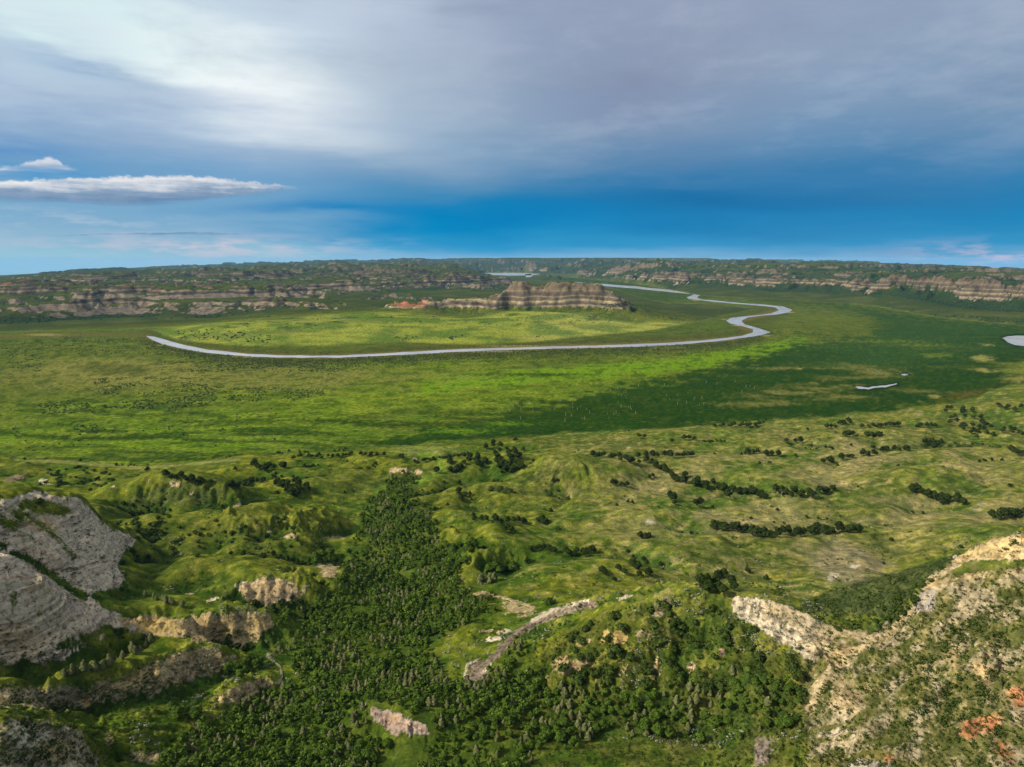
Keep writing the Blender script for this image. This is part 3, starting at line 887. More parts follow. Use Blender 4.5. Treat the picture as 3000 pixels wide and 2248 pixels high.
# river banks and the shrub belts beside the river
RIVER_MID = [(435, 988), (520, 1015), (620, 1030), (760, 1042), (950, 1046), (1100, 1039), (1250, 1031), (1400, 1024), (1600, 1017), (1800, 1012), (2000, 1003), (2150, 992), (2230, 974),
             (2180, 962), (2150, 942), (2200, 930), (2290, 910), (2290, 900), (2180, 886), (2030, 871), (1960, 852), (1800, 833), (1640, 818), (1560, 812), (1530, 806)]
belt = stroke(RIVER_MID[:17], 30, 'Q', 0.9, 0.4)
paint(fl * belt, (0.056, 0.064, 0.026), 0.75)
paint(fl * stroke(RIVER_MID[:17], 9, 'Q', 0.5, 0.3), (0.120, 0.098, 0.056), 0.8)
paint(fl * stroke([(0, 985), (200, 983), (330, 981), (430, 984)], 4, 'Q'), (0.115, 0.085, 0.05), 0.8)
paint(fl * ell(130, 981, 60, 4, 0, 'Q'), (0.22, 0.19, 0.14), 0.8)
for pts in ([(2500, 1130), (2545, 1134), (2594, 1128), (2632, 1122)], [(2505, 1141), (2545, 1143), (2600, 1137), (2632, 1128)], [(2932, 988), (2977, 980), (3060, 984)], [(2935, 996), (2977, 1015), (3060, 1014)], [(2636, 1096), (2650, 1093), (2664, 1097)]):
    paint(fl * stroke(pts, 3.2, 'Q', 0.6, 0.3), (0.010, 0.022, 0.006), 0.9)
for q in ((2246, 984, 16, 2.5), (2160, 954, 18, 2.5), (2318, 916, 14, 2.5), (2122, 936, 10, 2), (470, 1012, 22, 2.5), (700, 1046, 60, 2), (1450, 1030, 80, 2), (1500, 1015, 90, 1.8), (1950, 1019, 60, 2), (2040, 880, 16, 1.8)):
    paint(fl * ell(*q, 0, 'Q', 0.7, rag=0.6), (0.26, 0.21, 0.14), 0.8)
# green fan below the butte
paint(fan, (0.090, 0.125, 0.026), 0.9)
paint(fan * sst(nD + nA * 0.3, -0.35, 0.25), (0.225, 0.225, 0.046), 0.9)
paint(fan * sst(nL + nA * 0.4, 0.1, 0.5), (0.062, 0.108, 0.024), 0.5)
paint(fan * sst(nL3 - nA * 0.3, 0.15, 0.5), (0.18, 0.165, 0.06), 0.45)
spots = fbm(X / 2.2, Y, 42, 3, 77)
paint(fan * sst(spots, 0.30, 0.42) * sst(Z, 8, 20), (0.030, 0.055, 0.018), 0.75)
# far uplands
up = sst(RR, 2500, 2700) * (1 - fl)
leftside = sst(-AZ, -0.12, 0.02)
paint(up, (0.046, 0.062, 0.020), 0.95)
paint(up * sst(nD + nL3 * 0.4, -0.05, 0.4), (0.088, 0.098, 0.028), 0.7)
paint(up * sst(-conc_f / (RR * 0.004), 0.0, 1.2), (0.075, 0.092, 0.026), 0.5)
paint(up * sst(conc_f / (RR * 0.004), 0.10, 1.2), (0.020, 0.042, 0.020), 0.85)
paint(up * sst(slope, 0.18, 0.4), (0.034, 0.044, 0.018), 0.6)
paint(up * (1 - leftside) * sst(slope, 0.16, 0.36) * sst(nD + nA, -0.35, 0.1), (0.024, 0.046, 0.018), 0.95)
paint(up * sst(RR, 6000, 9000), (0.036, 0.050, 0.026), 0.5)
paint(up * sst(RR, 5200, 7000) * (1 - leftside) * (slope < 0.1), (0.125, 0.135, 0.055), 0.6)
rock_far = sst(slope + 0.10 * nA + 0.05 * nB, 0.34, 0.52) * up
rock_far *= np.where(leftside > 0.5, 1.0, sst(-conc_f / (RR * 0.004) + nA * 0.8 + fbm(X, Y, 330, 3, 58) * 2.2, 0.1, 0.6))
rock_far = np.where(butte_m > 0.5, sst(Z + 6 * nB, 36, 50) * sst(slope + 0.12 * nB, 0.36, 0.56) * (1 - 0.35 * sst(conc_f / (RR * 0.004), 0.5, 1.3)), rock_far)
RK = np.maximum(RK, rock_far)
scoria = up * leftside * (sst(nD * 0.7 + nB * 0.5, 0.25, 0.5)) * sst(slope, 0.15, 0.3) * (RR < 4500) * sst(Z, 60, 85)
SCO = np.clip(scoria * 0.8 + ell(1200, 888, 60, 14, 0, 'P', rmin=2300, rmax=2700) * 0.9, 0, 1)


def bare(m, rgb, amt=1.0):
    global RK
    tint(m, rgb, 1.5)
    s = m > 0.003
    RK[s] = np.maximum(RK[s], np.clip(m[s] * amt, 0, 1))


def tint(m, rgb, a):
    s = m > 0.01
    k = np.clip(m[s] * a, 0, 1)[:, None]
    RC[s] = RC[s] * (1 - k) + np.array(rgb) * k


GREYC = (0.55, 0.46, 0.345); SAND = (0.42, 0.315, 0.165); GOLD = (0.46, 0.33, 0.13); WHITE = (0.56, 0.475, 0.35); MAUVE = (0.25, 0.195, 0.15); ORANGE = (0.46, 0.21, 0.10); BUFFR = (0.44, 0.335, 0.195)
nr = near
# left bluff
bare(pol([(-200, 1500), (0, 1468), (96, 1440), (229, 1460), (300, 1530), (378, 1590), (343, 1660), (367, 1685), (358, 1716), (247, 1740), (345, 1806), (425, 1815), (330, 1852), (240, 1905), (163, 1940), (-200, 1945)],
         rmin=250, rmax=560), GREYC, 0.95)
veg = np.clip(ell(140, 1490, 120, 22, 0.12, rmin=330) * 0.85 + ell(30, 1520, 70, 26, 0.3, rmin=330) * 0.6 + stroke([(60, 1500), (150, 1560), (220, 1630)], 12, rmin=300) * 0.55 + stroke([(0, 1600), (90, 1640), (180, 1705), (250, 1750)], 13, rmin=300) * 0.9 + ell(60, 1560, 90, 22, 0.4, rmin=300) * 0.45
              + ell(230, 1880, 90, 22, -0.3) * 0.75 + ell(330, 1850, 70, 20, 0.1) * 0.7 + ell(40, 1760, 12, 40, rmin=300) * 0.5 + ell(112, 1790, 9, 34) * 0.5, 0, 1)
RK = RK * (1 - veg)
for q, k in (((120, 1540, 60, 24, 0.2), GOLD), ((130, 1510, 45, 14, 0.2), SAND), ((95, 1715, 70, 14, 0.25), SAND), ((60, 1870, 110, 40, 0), BUFFR)):
    tint(ell(*q, rmin=250, rmax=560), k, 0.7)
for pts in ([(0, 1752), (60, 1738), (150, 1760), (200, 1790)], [(0, 1792), (80, 1780), (160, 1790)], [(10, 1700), (80, 1706), (140, 1716)], [(200, 1640), (300, 1680)], [(230, 1520), (300, 1560)]):
    tint(stroke(pts, 7, rmin=250, rmax=560), WHITE, 0.75)
for pts in ([(0, 1775), (70, 1760), (150, 1778)], [(20, 1690), (90, 1694)]):
    tint(stroke(pts, 5, rmin=250, rmax=560), (0.33, 0.21, 0.17), 0.7)
bare(stroke([(340, 1565), (372, 1575), (385, 1590)], 12, rmin=300), WHITE, 0.9)
# cut banks and clay ribs left
bare(pol([(337, 1812), (421, 1800), (512, 1812), (602, 1797), (722, 1785), (792, 1800), (802, 1832), (762, 1872), (700, 1898), (640, 1890), (512, 1864), (430, 1864), (380, 1850)], rag=10), SAND, 0.72)
bare(ell(450, 1835, 70, 24), GOLD, 0.9); bare(ell(750, 1820, 30, 12), GOLD, 0.8); bare(ell(390, 1838, 22, 14), WHITE, 0.8)
bare(pol([(690, 1722), (770, 1690), (850, 1700), (900, 1728), (862, 1760), (780, 1780), (730, 1768)], rag=9), BUFFR, 0.75)
bare(stroke([(690, 1712), (735, 1706), (772, 1688)], 4), WHITE, 0.8); bare(ell(820, 1750, 50, 12, -0.3), MAUVE, 0.8)
bare(stroke([(608, 1762), (640, 1750)], 5), WHITE, 0.7)
bare(pol([(-50, 2005), (180, 2020), (361, 1976), (512, 1912), (600, 1894), (684, 1926), (640, 1975), (542, 2000), (451, 2036), (301, 2060), (150, 2082), (-50, 2062)], rag=14), BUFFR, 0.60)
bare(ell(560, 1940, 90, 34, -0.15), BUFFR, 0.75); bare(ell(400, 1985, 60, 22, -0.3), SAND, 0.65); bare(ell(200, 2040, 150, 24), (0.33, 0.27, 0.2), 0.62); bare(ell(255, 2065, 15, 22), GOLD, 0.7)
bare(pol([(612, 2058), (662, 2022), (722, 1993), (785, 1985), (818, 2002), (770, 2024), (700, 2064)]), BUFFR, 0.62)
bare(pol([(-50, 2115), (60, 2100), (180, 2118), (241, 2150), (292, 2218), (285, 2280), (-50, 2280)], rag=16), (0.34, 0.28, 0.20), 0.6)
bare(ell(90, 2160, 60, 34, 0.3), WHITE, 0.6); bare(ell(150, 2200, 50, 28), SAND, 0.6)
bare(ell(430, 2215, 60, 26, -0.2), BUFFR, 0.6); bare(ell(320, 2170, 16, 34, -0.3), SAND, 0.6); bare(ell(572, 2140, 18, 46, 0.5), (0.26, 0.21, 0.17), 0.65)
bare(ell(130, 1412, 26, 9, 0.3, rmin=480), WHITE, 0.8); bare(ell(45, 1402, 45, 9, -0.2, rmin=480), (0.3, 0.22, 0.15), 0.7); bare(ell(510, 1420, 22, 12), BUFFR, 0.65)
for q in ((1168, 1378, 42, 11), (1225, 1384, 16, 10), (1215, 1345, 10, 6), (695, 1480, 14, 8), (850, 1570, 24, 10), (785, 1560, 12, 6), (860, 1545, 16, 5), (980, 1575, 34, 6), (960, 1670, 36, 28), (555, 1740, 14, 4), (330, 1425, 12, 5), (560, 1446, 14, 6), (440, 1410, 10, 5)):
    bare(ell(*q), BUFFR, 0.68)
bare(stroke([(783, 1918), (800, 1935), (822, 1955), (828, 1985), (812, 2000)], 4), (0.26, 0.2, 0.16), 0.75)
# slide scar in the middle
bare(stroke([(1365, 1748), (1415, 1736), (1480, 1752), (1560, 1780)], 6), SAND, 0.75)
bare(ell(1520, 1790, 70, 22, 0.15), (0.34, 0.27, 0.15), 0.62)
bare(stroke([(1375, 1985), (1450, 1922), (1500, 1866), (1580, 1818), (1690, 1780), (1740, 1770)], 12, rmax=420), MAUVE, 0.85)
bare(stroke([(1560, 1818), (1620, 1788), (1690, 1768), (1720, 1762)], 7), WHITE, 0.95)
bare(ell(1448, 1872, 30, 10, -0.2), WHITE, 0.9); bare(ell(1480, 1850, 26, 9, -0.2), (0.46, 0.39, 0.27), 0.8); bare(ell(1430, 1848, 34, 9), BUFFR, 0.6)
bare(ell(1398, 1962, 38, 34, -0.3), MAUVE, 0.9); bare(stroke([(1360, 1990), (1368, 1950), (1400, 1932)], 4), WHITE, 0.7); bare(stroke([(1410, 1972), (1440, 1945)], 4), WHITE, 0.7)
bare(ell(1825, 1752, 34, 8, -0.3), WHITE, 0.7); bare(ell(1940, 1780, 26, 44, 0.8), (0.30, 0.24, 0.16), 0.62)
for q, k in (((1801, 1870, 56, 27, -0.3), GOLD), ((1704, 1882, 24, 16, -0.3), SAND), ((1662, 1942, 80, 30, 0.05), SAND), ((1831, 1960, 26, 14, 0), GOLD), ((1921, 1960, 20, 40, 0.4), SAND),
             ((1879, 1858, 30, 14, 0), BUFFR), ((1762, 1996, 18, 12, 0), (0.36, 0.25, 0.18)), ((2115, 1910, 16, 12, 0), (0.36, 0.25, 0.18)), ((2030, 1960, 24, 20, 0), BUFFR), ((2140, 1960, 40, 12, 0), BUFFR)):
    bare(ell(*q, rmax=420, soft=0.7, rag=0.8), k, 0.7)
# rock nose and right-hand slope
bare(pol([(2150, 1750), (2241, 1755), (2289, 1768), (2337, 1786), (2391, 1816), (2450, 1870), (2421, 1902), (2385, 1950), (2337, 1914), (2265, 1866), (2205, 1830), (2140, 1792)], rag=7, rmax=380), WHITE, 0.92)
tint(ell(2310, 1810, 90, 34, 0.45, rmax=380), (0.43, 0.34, 0.20), 0.9)
tint(ell(2370, 1860, 30, 46, 0.1, rmax=380), (0.46, 0.36, 0.22), 0.7)
mott = pol([(2400, 1830), (2560, 1850), (2680, 1760), (2720, 1690), (3100, 1640), (3100, 2300), (2380, 2300), (2340, 2050)], soft=40, rag=20, rmax=360)
mn = fbm(X, Y, 9, 4, 91) + fbm(X, Y, 30, 3, 92) * 0.7
tint(mott, (0.38, 0.30, 0.17), 0.8)
RK = np.maximum(RK, mott * (0.30 + 0.32 * sst(mn, -0.25, 0.5)))
bare(stroke([(2391, 1822), (2450, 1850), (2560, 1868), (2620, 1845), (2668, 1785), (2712, 1735), (2724, 1700), (2813, 1645), (2903, 1596), (3050, 1565)], 11, rmax=420), (0.45, 0.36, 0.21), 0.85)
bare(pol([(2790, 1645), (2843, 1603), (2903, 1580), (3000, 1562), (3100, 1545), (3100, 1640), (2903, 1640)], rag=5, rmax=420), (0.50, 0.38, 0.19), 0.95)
bare(stroke([(2722, 1710), (2780, 1700), (2850, 1686), (3050, 1668)], 9, rmax=400), SAND, 0.75)
bare(pol([(2664, 1785), (2700, 1735), (2742, 1728), (2735, 1778), (2690, 1795)], rag=4, rmax=400), (0.42, 0.37, 0.33), 0.9)
bare(ell(2715, 1750, 16, 8, -0.9, rmax=400), WHITE, 0.9)
bare(ell(2795, 1632, 16, 6, rmax=420), WHITE, 0.9)
bare(stroke([(2370, 2080), (2400, 2010), (2440, 1960), (2500, 1910), (2600, 1860)], 16, rmax=380), (0.45, 0.36, 0.21), 0.72)
bare(ell(2463, 1912, 46, 24, -0.4), SAND, 0.75); bare(ell(2470, 2030, 60, 60), (0.40, 0.31, 0.19), 0.55)
bare(ell(2880, 1970, 30, 50, -0.5), SAND, 0.72); bare(ell(2790, 1930, 30, 30), SAND, 0.62)
for q in ((2861, 2129, 70, 34, -0.3), (2987, 2039, 34, 34, 0), (2933, 2189, 26, 44, -0.4), (2600, 2230, 20, 20, 0), (2895, 2110, 34, 16, -0.5)):
    bare(ell(*q, rmax=320, rag=0.9), ORANGE, 0.74)
bare(ell(2235, 2201, 34, 56, 0.2), (0.27, 0.21, 0.19), 0.66); bare(ell(2540, 2244, 110, 18), (0.40, 0.36, 0.33), 0.66); bare(ell(2430, 2150, 70, 16, -0.2), (0.42, 0.36, 0.27), 0.66)
paint(ell(2960, 1860, 60, 18, 0.6, rmax=330), (0.066, 0.11, 0.028), 0.9)
RK *= 1 - 0.85 * ell(2970, 1865, 70, 20, 0.6, rmax=330)
bare(pol([(1072, 2065), (1150, 2084), (1241, 2120), (1262, 2155), (1150, 2150), (1096, 2112)], rag=9), (0.36, 0.27, 0.22), 0.8)
bare(ell(1150, 2105, 26, 10), (0.44, 0.30, 0.20), 0.8)
bare(ell(2330, 1765, 34, 12, -0.3, rmin=340), (0.32, 0.28, 0.25), 0.7)
for q in ((2440, 1690, 30, 14), (2500, 1660, 20, 10), (2870, 1480, 16, 8), (2860, 1492, 14, 5)):
    bare(ell(*q, rmin=380), (0.42, 0.37, 0.29), 0.55)
paint(mott, (0.105, 0.092, 0.034), 0.65)
# understory and the trees' shade, painted into the ground of the wooded draw
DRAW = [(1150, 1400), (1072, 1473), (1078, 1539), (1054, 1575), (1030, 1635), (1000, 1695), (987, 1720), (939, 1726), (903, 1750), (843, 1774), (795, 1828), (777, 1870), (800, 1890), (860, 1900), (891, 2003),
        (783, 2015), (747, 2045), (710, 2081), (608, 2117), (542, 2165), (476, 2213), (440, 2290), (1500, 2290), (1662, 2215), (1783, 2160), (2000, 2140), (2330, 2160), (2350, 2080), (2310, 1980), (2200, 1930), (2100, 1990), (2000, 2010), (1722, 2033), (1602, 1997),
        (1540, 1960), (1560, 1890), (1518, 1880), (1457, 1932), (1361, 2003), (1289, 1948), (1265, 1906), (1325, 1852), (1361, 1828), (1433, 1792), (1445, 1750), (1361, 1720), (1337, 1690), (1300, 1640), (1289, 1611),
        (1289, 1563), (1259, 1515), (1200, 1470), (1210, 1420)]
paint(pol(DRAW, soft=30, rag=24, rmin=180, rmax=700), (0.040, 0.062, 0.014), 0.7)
# darker ground colour on the scrubby ridge face, behind the saddle and on a left hill
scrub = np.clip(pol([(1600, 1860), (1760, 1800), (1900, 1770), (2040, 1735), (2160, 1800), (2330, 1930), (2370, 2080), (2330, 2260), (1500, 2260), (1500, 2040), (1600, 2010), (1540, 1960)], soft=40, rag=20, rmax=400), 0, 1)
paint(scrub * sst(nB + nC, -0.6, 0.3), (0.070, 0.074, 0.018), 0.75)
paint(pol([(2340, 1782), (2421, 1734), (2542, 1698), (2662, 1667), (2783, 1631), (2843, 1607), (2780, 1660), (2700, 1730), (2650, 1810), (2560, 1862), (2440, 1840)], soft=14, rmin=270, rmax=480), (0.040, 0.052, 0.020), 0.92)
paint(pol([(250, 1392), (421, 1384), (560, 1418), (700, 1440), (560, 1480), (380, 1480), (270, 1450)], soft=14, rmin=420, rmax=620), (0.072, 0.078, 0.034), 0.6)

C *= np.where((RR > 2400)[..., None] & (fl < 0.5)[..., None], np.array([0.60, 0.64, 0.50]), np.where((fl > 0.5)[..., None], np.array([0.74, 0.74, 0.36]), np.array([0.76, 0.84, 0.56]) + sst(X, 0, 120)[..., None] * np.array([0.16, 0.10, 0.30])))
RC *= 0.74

# ------------------------------------------------------------------ ground meshes
def nrmv():
    tr = np.stack([np.sin(AZ), np.cos(AZ), gz_r], -1)
    ta = np.stack([np.cos(AZ), -np.sin(AZ), gz_a], -1)
    n = np.cross(ta, tr)
    n /= np.linalg.norm(n, axis=-1, keepdims=True)
    return n


NRM = nrmv()


BUTTE_TONE = boxblur(butte_m, 6) + (1 - leftside) * 0.35 * (1 - butte_m)


def ground_material():
    mt = bpy.data.materials.new("ground_cover")
    mt.use_nodes = True
    T = NT(mt.node_tree)
    out = T.n('ShaderNodeOutputMaterial')
    bs = T.n('ShaderNodeBsdfPrincipled')
    T.t.links.new(bs.outputs[0], out.inputs[0])
    geo = T.n('ShaderNodeNewGeometry')
    P = geo.outputs['Position']
    sp = T.n('ShaderNodeSeparateXYZ'); T.t.links.new(P, sp.inputs[0])
    a1 = T.n('ShaderNodeAttribute', attribute_name='cover'); a2 = T.n('ShaderNodeAttribute', attribute_name='stone'); a3 = T.n('ShaderNodeAttribute', attribute_name='extra')
    s3 = T.n('ShaderNodeSeparateColor'); T.t.links.new(a3.outputs['Color'], s3.inputs[0])
    n_f = T.noise(P, 0.9, 3.0, 0.65)
    n_m = T.noise(P, 0.16, 2.0, 0.6)
    n_g = T.noise(P, 0.035, 2.0, 0.6)
    # grass: tufts and drier stems
    v = T.m('ADD', T.m('MULTIPLY', n_f, 0.9), T.m('MULTIPLY', n_m, 0.7))
    grass = T.mixc(1.0, a1.outputs['Color'], T.ramp(v, [(0.48, (0.30, 0.36, 0.30)), (0.68, (0.80, 0.84, 0.80)), (0.85, (1.10, 1.06, 1.0)), (1.08, (1.95, 1.7, 1.6))]), 'MULTIPLY')
    grass = T.mixc(T.m('MULTIPLY', T.step(n_g, 0.5, 0.7), 0.25), grass, T.mixc(1.0, grass, (1.5, 1.25, 1.2), 'MULTIPLY'))
    grass = T.mixc(1.0, grass, T.ramp(n_m, [(0.33, (0.80, 0.83, 0.80)), (0.5, (1.0, 1.0, 1.0)), (0.68, (1.18, 1.14, 1.08))]), 'MULTIPLY')
    # rock: beds follow the height, broken by noise
    zz = T.m('ADD', sp.outputs[2], T.m('MULTIPLY', T.m('SUBTRACT', n_g, 0.5), 5.0))
    zf = T.m('ADD', sp.outputs[2], T.m('MULTIPLY', T.m('SUBTRACT', T.noise(P, 0.005, 4.0, 0.6), 0.5), 44.0))
    far = T.ramp(T.m('DIVIDE', zf, 130.0), [(0.0, (0.25, 0.21, 0.16)), (0.28, (0.33, 0.275, 0.20)), (0.37, (0.35, 0.285, 0.20)), (0.40, (0.12, 0.10, 0.08)), (0.46, (0.14, 0.115, 0.09)),
                                            (0.48, (0.30, 0.25, 0.16)), (0.53, (0.36, 0.30, 0.18)), (0.55, (0.13, 0.105, 0.08)), (0.62, (0.17, 0.14, 0.105)), (0.64, (0.31, 0.27, 0.175)),
                                            (0.67, (0.12, 0.10, 0.08)), (0.75, (0.15, 0.12, 0.095)), (0.78, (0.25, 0.20, 0.13)), (0.86, (0.15, 0.12, 0.09)), (1.0, (0.20, 0.165, 0.11))])
    thin = T.noise(T.xyz(zf, 0.0, 0.0), 0.32, 2.0, 0.7, 0.0, '2D')
    far = T.mixc(1.0, far, T.ramp(thin, [(0.3, (0.6, 0.58, 0.56)), (0.5, (0.82, 0.8, 0.78)), (0.7, (1.1, 1.08, 1.05))]), 'MULTIPLY')
    rill = T.noise(T.xyz(sp.outputs[0], sp.outputs[1], T.m('MULTIPLY', sp.outputs[2], 0.12)), 0.055, 3.0, 0.65)
    far = T.mixc(1.0, far, T.ramp(rill, [(0.34, (0.55, 0.53, 0.5)), (0.5, (0.98, 0.96, 0.94)), (0.64, (1.25, 1.22, 1.18))]), 'MULTIPLY')
    far = T.mixc(s3.outputs[0], far, (0.34, 0.13, 0.07))
    bands = T.noise(T.xyz(T.m('MULTIPLY', sp.outputs[0], 0.02), T.m('MULTIPLY', sp.outputs[1], 0.02), zz), 0.42, 3.0, 0.65)
    nearc = T.mixc(1.0, a2.outputs['Color'], T.ramp(bands, [(0.34, (0.50, 0.46, 0.42)), (0.44, (0.92, 0.88, 0.80)), (0.52, (1.0, 0.97, 0.92)), (0.56, (1.25, 1.16, 1.0)), (0.66, (1.45, 1.38, 1.28))]), 'MULTIPLY')
    crack = T.noise(P, 0.5, 3.0, 0.7, 0.6)
    nearc = T.mixc(1.0, nearc, T.ramp(crack, [(0.33, (0.34, 0.32, 0.30)), (0.45, (0.85, 0.84, 0.82)), (0.62, (1.2, 1.2, 1.2))]), 'MULTIPLY')
    far = T.mixc(1.0, far, T.mixc(s3.outputs[1], (0.56, 0.55, 0.55), (0.95, 0.92, 0.88)), 'MULTIPLY')
    rock = T.mixc(a2.outputs['Alpha'], far, nearc)
    rm = T.m('ADD', a1.outputs['Alpha'], T.m('ADD', T.m('MULTIPLY', T.m('SUBTRACT', n_m, 0.5), 0.8), T.m('MULTIPLY', T.m('SUBTRACT', n_f, 0.5), 0.9)))
    rm = T.step(rm, 0.28, 0.72)
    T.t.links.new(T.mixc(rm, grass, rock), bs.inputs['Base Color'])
    bs.inputs['Roughness'].default_value = 0.95
    bs.inputs['Specular IOR Level'].default_value = 0.0
    bump = T.n('ShaderNodeBump')
    bump.inputs['Strength'].default_value = 0.55
    bump.inputs['Distance'].default_value = 1.0
    hgt = T.m('MULTIPLY', T.noise(P, 0.6, 3.0, 0.7), T.m('ADD', 0.5, T.m('MULTIPLY', a1.outputs['Alpha'], 2.2)))
    T.put(bump.inputs['Height'], hgt)
    T.t.links.new(bump.outputs[0], bs.inputs['Normal'])
    return mt


GROUND = ground_material()


def tag(o, label=None, cat=None, group=None, kind=None):
    if label: o['label'] = label
    if cat: o['category'] = cat
    if group: o['group'] = group
    if kind: o['kind'] = kind
    return o


COL = scn.collection


def mesh_from(name, verts, faces, mat=None, smooth=True):
    """numpy verts (n,3) and faces (m,k) -> object"""
    me = bpy.data.meshes.new(name)
    verts = np.ascontiguousarray(verts, np.float32); faces = np.ascontiguousarray(faces, np.int32)
    k = faces.shape[1]
    me.vertices.add(len(verts)); me.vertices.foreach_set('co', verts.ravel())
    me.loops.add(faces.size); me.loops.foreach_set('vertex_index', faces.ravel())
    me.polygons.add(len(faces))
    me.polygons.foreach_set('loop_start', np.arange(0, faces.size, k, dtype=np.int32))
    me.polygons.foreach_set('use_smooth', np.full(len(faces), smooth))
    me.update(calc_edges=True)
    if mat: me.materials.append(mat)
    return me


def link(name, data, parent=None, loc=None):
    o = bpy.data.objects.new(name, data)
    COL.objects.link(o)
    if parent: o.parent = parent
    if loc is not None: o.location = loc
    return o


REG = np.zeros(X.shape, np.int8)                         # 0 foothills
REG[fl > 0.5] = 1
REG[(fl <= 0.5) & (RR > 1450)] = 2                       # fan
REG[(fl <= 0.5) & (RR > 2500)] = 3                       # left badlands
REG[(fl <= 0.5) & (RR > 2500) & (AZ > 0.03)] = 4         # right bluffs
REG[(fl <= 0.5) & (RR > 2200) & (AZ > azel(1500, 780)[0]) & (RR < 3400) & (QX < 2200) & (QY > 860)] = 2
REG[(butte_m > 0.5) & (Z > 34) & (fl <= 0.5)] = 5
REG[(fl <= 0.5) & (RR > 8200)] = 6
bl = pol([(-200, 1500), (0, 1460), (96, 1435), (229, 1455), (300, 1525), (382, 1590), (350, 1660), (372, 1685), (360, 1718), (300, 1760), (345, 1810), (330, 1856), (240, 1910), (163, 1945), (-200, 1950)], soft=2, rag=0, rmin=250, rmax=600)
REG[(bl > 0.5)] = 7
rd = pol([(1375, 2000), (1450, 1925), (1500, 1866), (1580, 1816), (1690, 1764)] + [(p[0], p[1] - 2) for p in RIDGE[1:]] + [(3200, 2300), (1500, 2300)], soft=2, rag=0, rmin=60, rmax=500)
rd2 = pol([(2340, 1782), (2421, 1734), (2542, 1698), (2662, 1667), (2783, 1631), (2843, 1607), (3000, 1550), (3000, 1600), (2700, 1900), (2440, 1900)], soft=2, rag=0, rmin=200, rmax=480)
REG[((rd > 0.5) | (rd2 > 0.5)) & (REG == 0)] = 8
INFO = {0: ('foothills', 'rolling grassy foothills with gullies between the flats and the viewpoint', 'hills'),
        1: ('floodplain', 'broad flat green river bottom with dark marsh and lime meadow', 'flats'),
        2: ('meadow_fan', 'sloping yellow green meadow between the river bend and the butte', 'meadow'),
        3: ('badlands_hills', 'brown banded badlands hills and cliffs beyond the left river bend', 'hills'),
        4: ('river_bluffs', 'dark wooded bluffs with pale banded noses beyond the marsh', 'bluffs'),
        5: ('butte', 'long striped brown and tan butte standing above the meadow', 'butte'),
        6: ('distant_hills', 'hazy blue green uplands along the horizon', 'hills'),
        7: ('clay_bluff', 'grey and cream banded clay bluff at the left edge', 'bluff'),
        8: ('ridge', 'scrubby foreground ridge with tan rock nose, saddle and orange patches', 'ridge')}
idx = np.arange(NR * NA).reshape(NR, NA)
Q = np.stack([idx[:-1, :-1], idx[:-1, 1:], idx[1:, 1:], idx[1:, :-1]], -1).reshape(-1, 4)
QR = REG[:-1, :-1].ravel()
V3 = np.stack([X, Y, Z], -1).reshape(-1, 3)
for k, (nm, lab, cat) in INFO.items():
    f = Q[QR == k]
    u, inv = np.unique(f, return_inverse=True)
    me = mesh_from(nm, V3[u], inv.reshape(-1, 4), GROUND)
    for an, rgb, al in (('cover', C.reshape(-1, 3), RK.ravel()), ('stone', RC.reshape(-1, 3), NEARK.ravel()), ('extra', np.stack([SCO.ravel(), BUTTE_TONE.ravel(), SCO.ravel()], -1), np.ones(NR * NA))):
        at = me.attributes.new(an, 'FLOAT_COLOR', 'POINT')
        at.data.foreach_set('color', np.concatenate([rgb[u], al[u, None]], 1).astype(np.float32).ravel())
    me.normals_split_custom_set_from_vertices(NRM.reshape(-1, 3)[u])
    tag(link(nm, me), lab, cat, kind='structure')

# ------------------------------------------------------------------ water
def water_material():
    mt = bpy.data.materials.new("silty_water")
    mt.use_nodes = True
    T = NT(mt.node_tree)
    out = T.n('ShaderNodeOutputMaterial'); bs = T.n('ShaderNodeBsdfPrincipled')
    T.t.links.new(bs.outputs[0], out.inputs[0])
    P = T.n('ShaderNodeNewGeometry').outputs['Position']
    n = T.noise(P, 0.012, 3.0, 0.6)
    T.t.links.new(T.ramp(n, [(0.35, (0.27, 0.255, 0.24)), (0.6, (0.34, 0.325, 0.315))]), bs.inputs['Base Color'])
    bs.inputs['Roughness'].default_value = 0.22
    bs.inputs['Specular IOR Level'].default_value = 0.5
    b = T.n('ShaderNodeBump'); b.inputs['Strength'].default_value = 0.25; b.inputs['Distance'].default_value = 0.3
    T.put(b.inputs['Height'], T.noise(P, 0.35, 2.0)); T.t.links.new(b.outputs[0], bs.inputs['Normal'])
    return mt


WATER = water_material()


def resample(pts, n):
    p = np.array(pts, float)
    s = np.concatenate([[0], np.cumsum(np.hypot(*np.diff(p, axis=0).T))])
    t = np.linspace(0, s[-1], n)
    return np.stack([np.interp(t, s, p[:, 0]), np.interp(t, s, p[:, 1])], 1)


def strip(name, A_, B_, label, cat, n=420, z=0.32, wob_px=0.5):
    a, b = resample(A_, n), resample(B_, n)
    rg_ = np.random.default_rng(3)
    for q in (a, b):
        q[:, 1] += np.convolve(rg_.normal(0, 1, n + 8), np.ones(9) / 9, 'valid') * wob_px * 2
    pa = np.array([plane_pt(x, y, z) + (z,) for x, y in a]); pb = np.array([plane_pt(x, y, z) + (z,) for x, y in b])
    mid = (pa + pb) / 2
    v = np.concatenate([pa, mid, pb]); i = np.arange(n - 1)
    f = np.concatenate([np.stack([i, i + 1, i + 1 + n, i + n], 1), np.stack([i + n, i + 1 + n, i + 1 + 2 * n, i + 2 * n], 1)])
    me = mesh_from(name, v, f, WATER)
    if me.polygons[0].normal.z < 0:
        me.flip_normals()
    tag(link(name, me), label, cat, kind='structure')


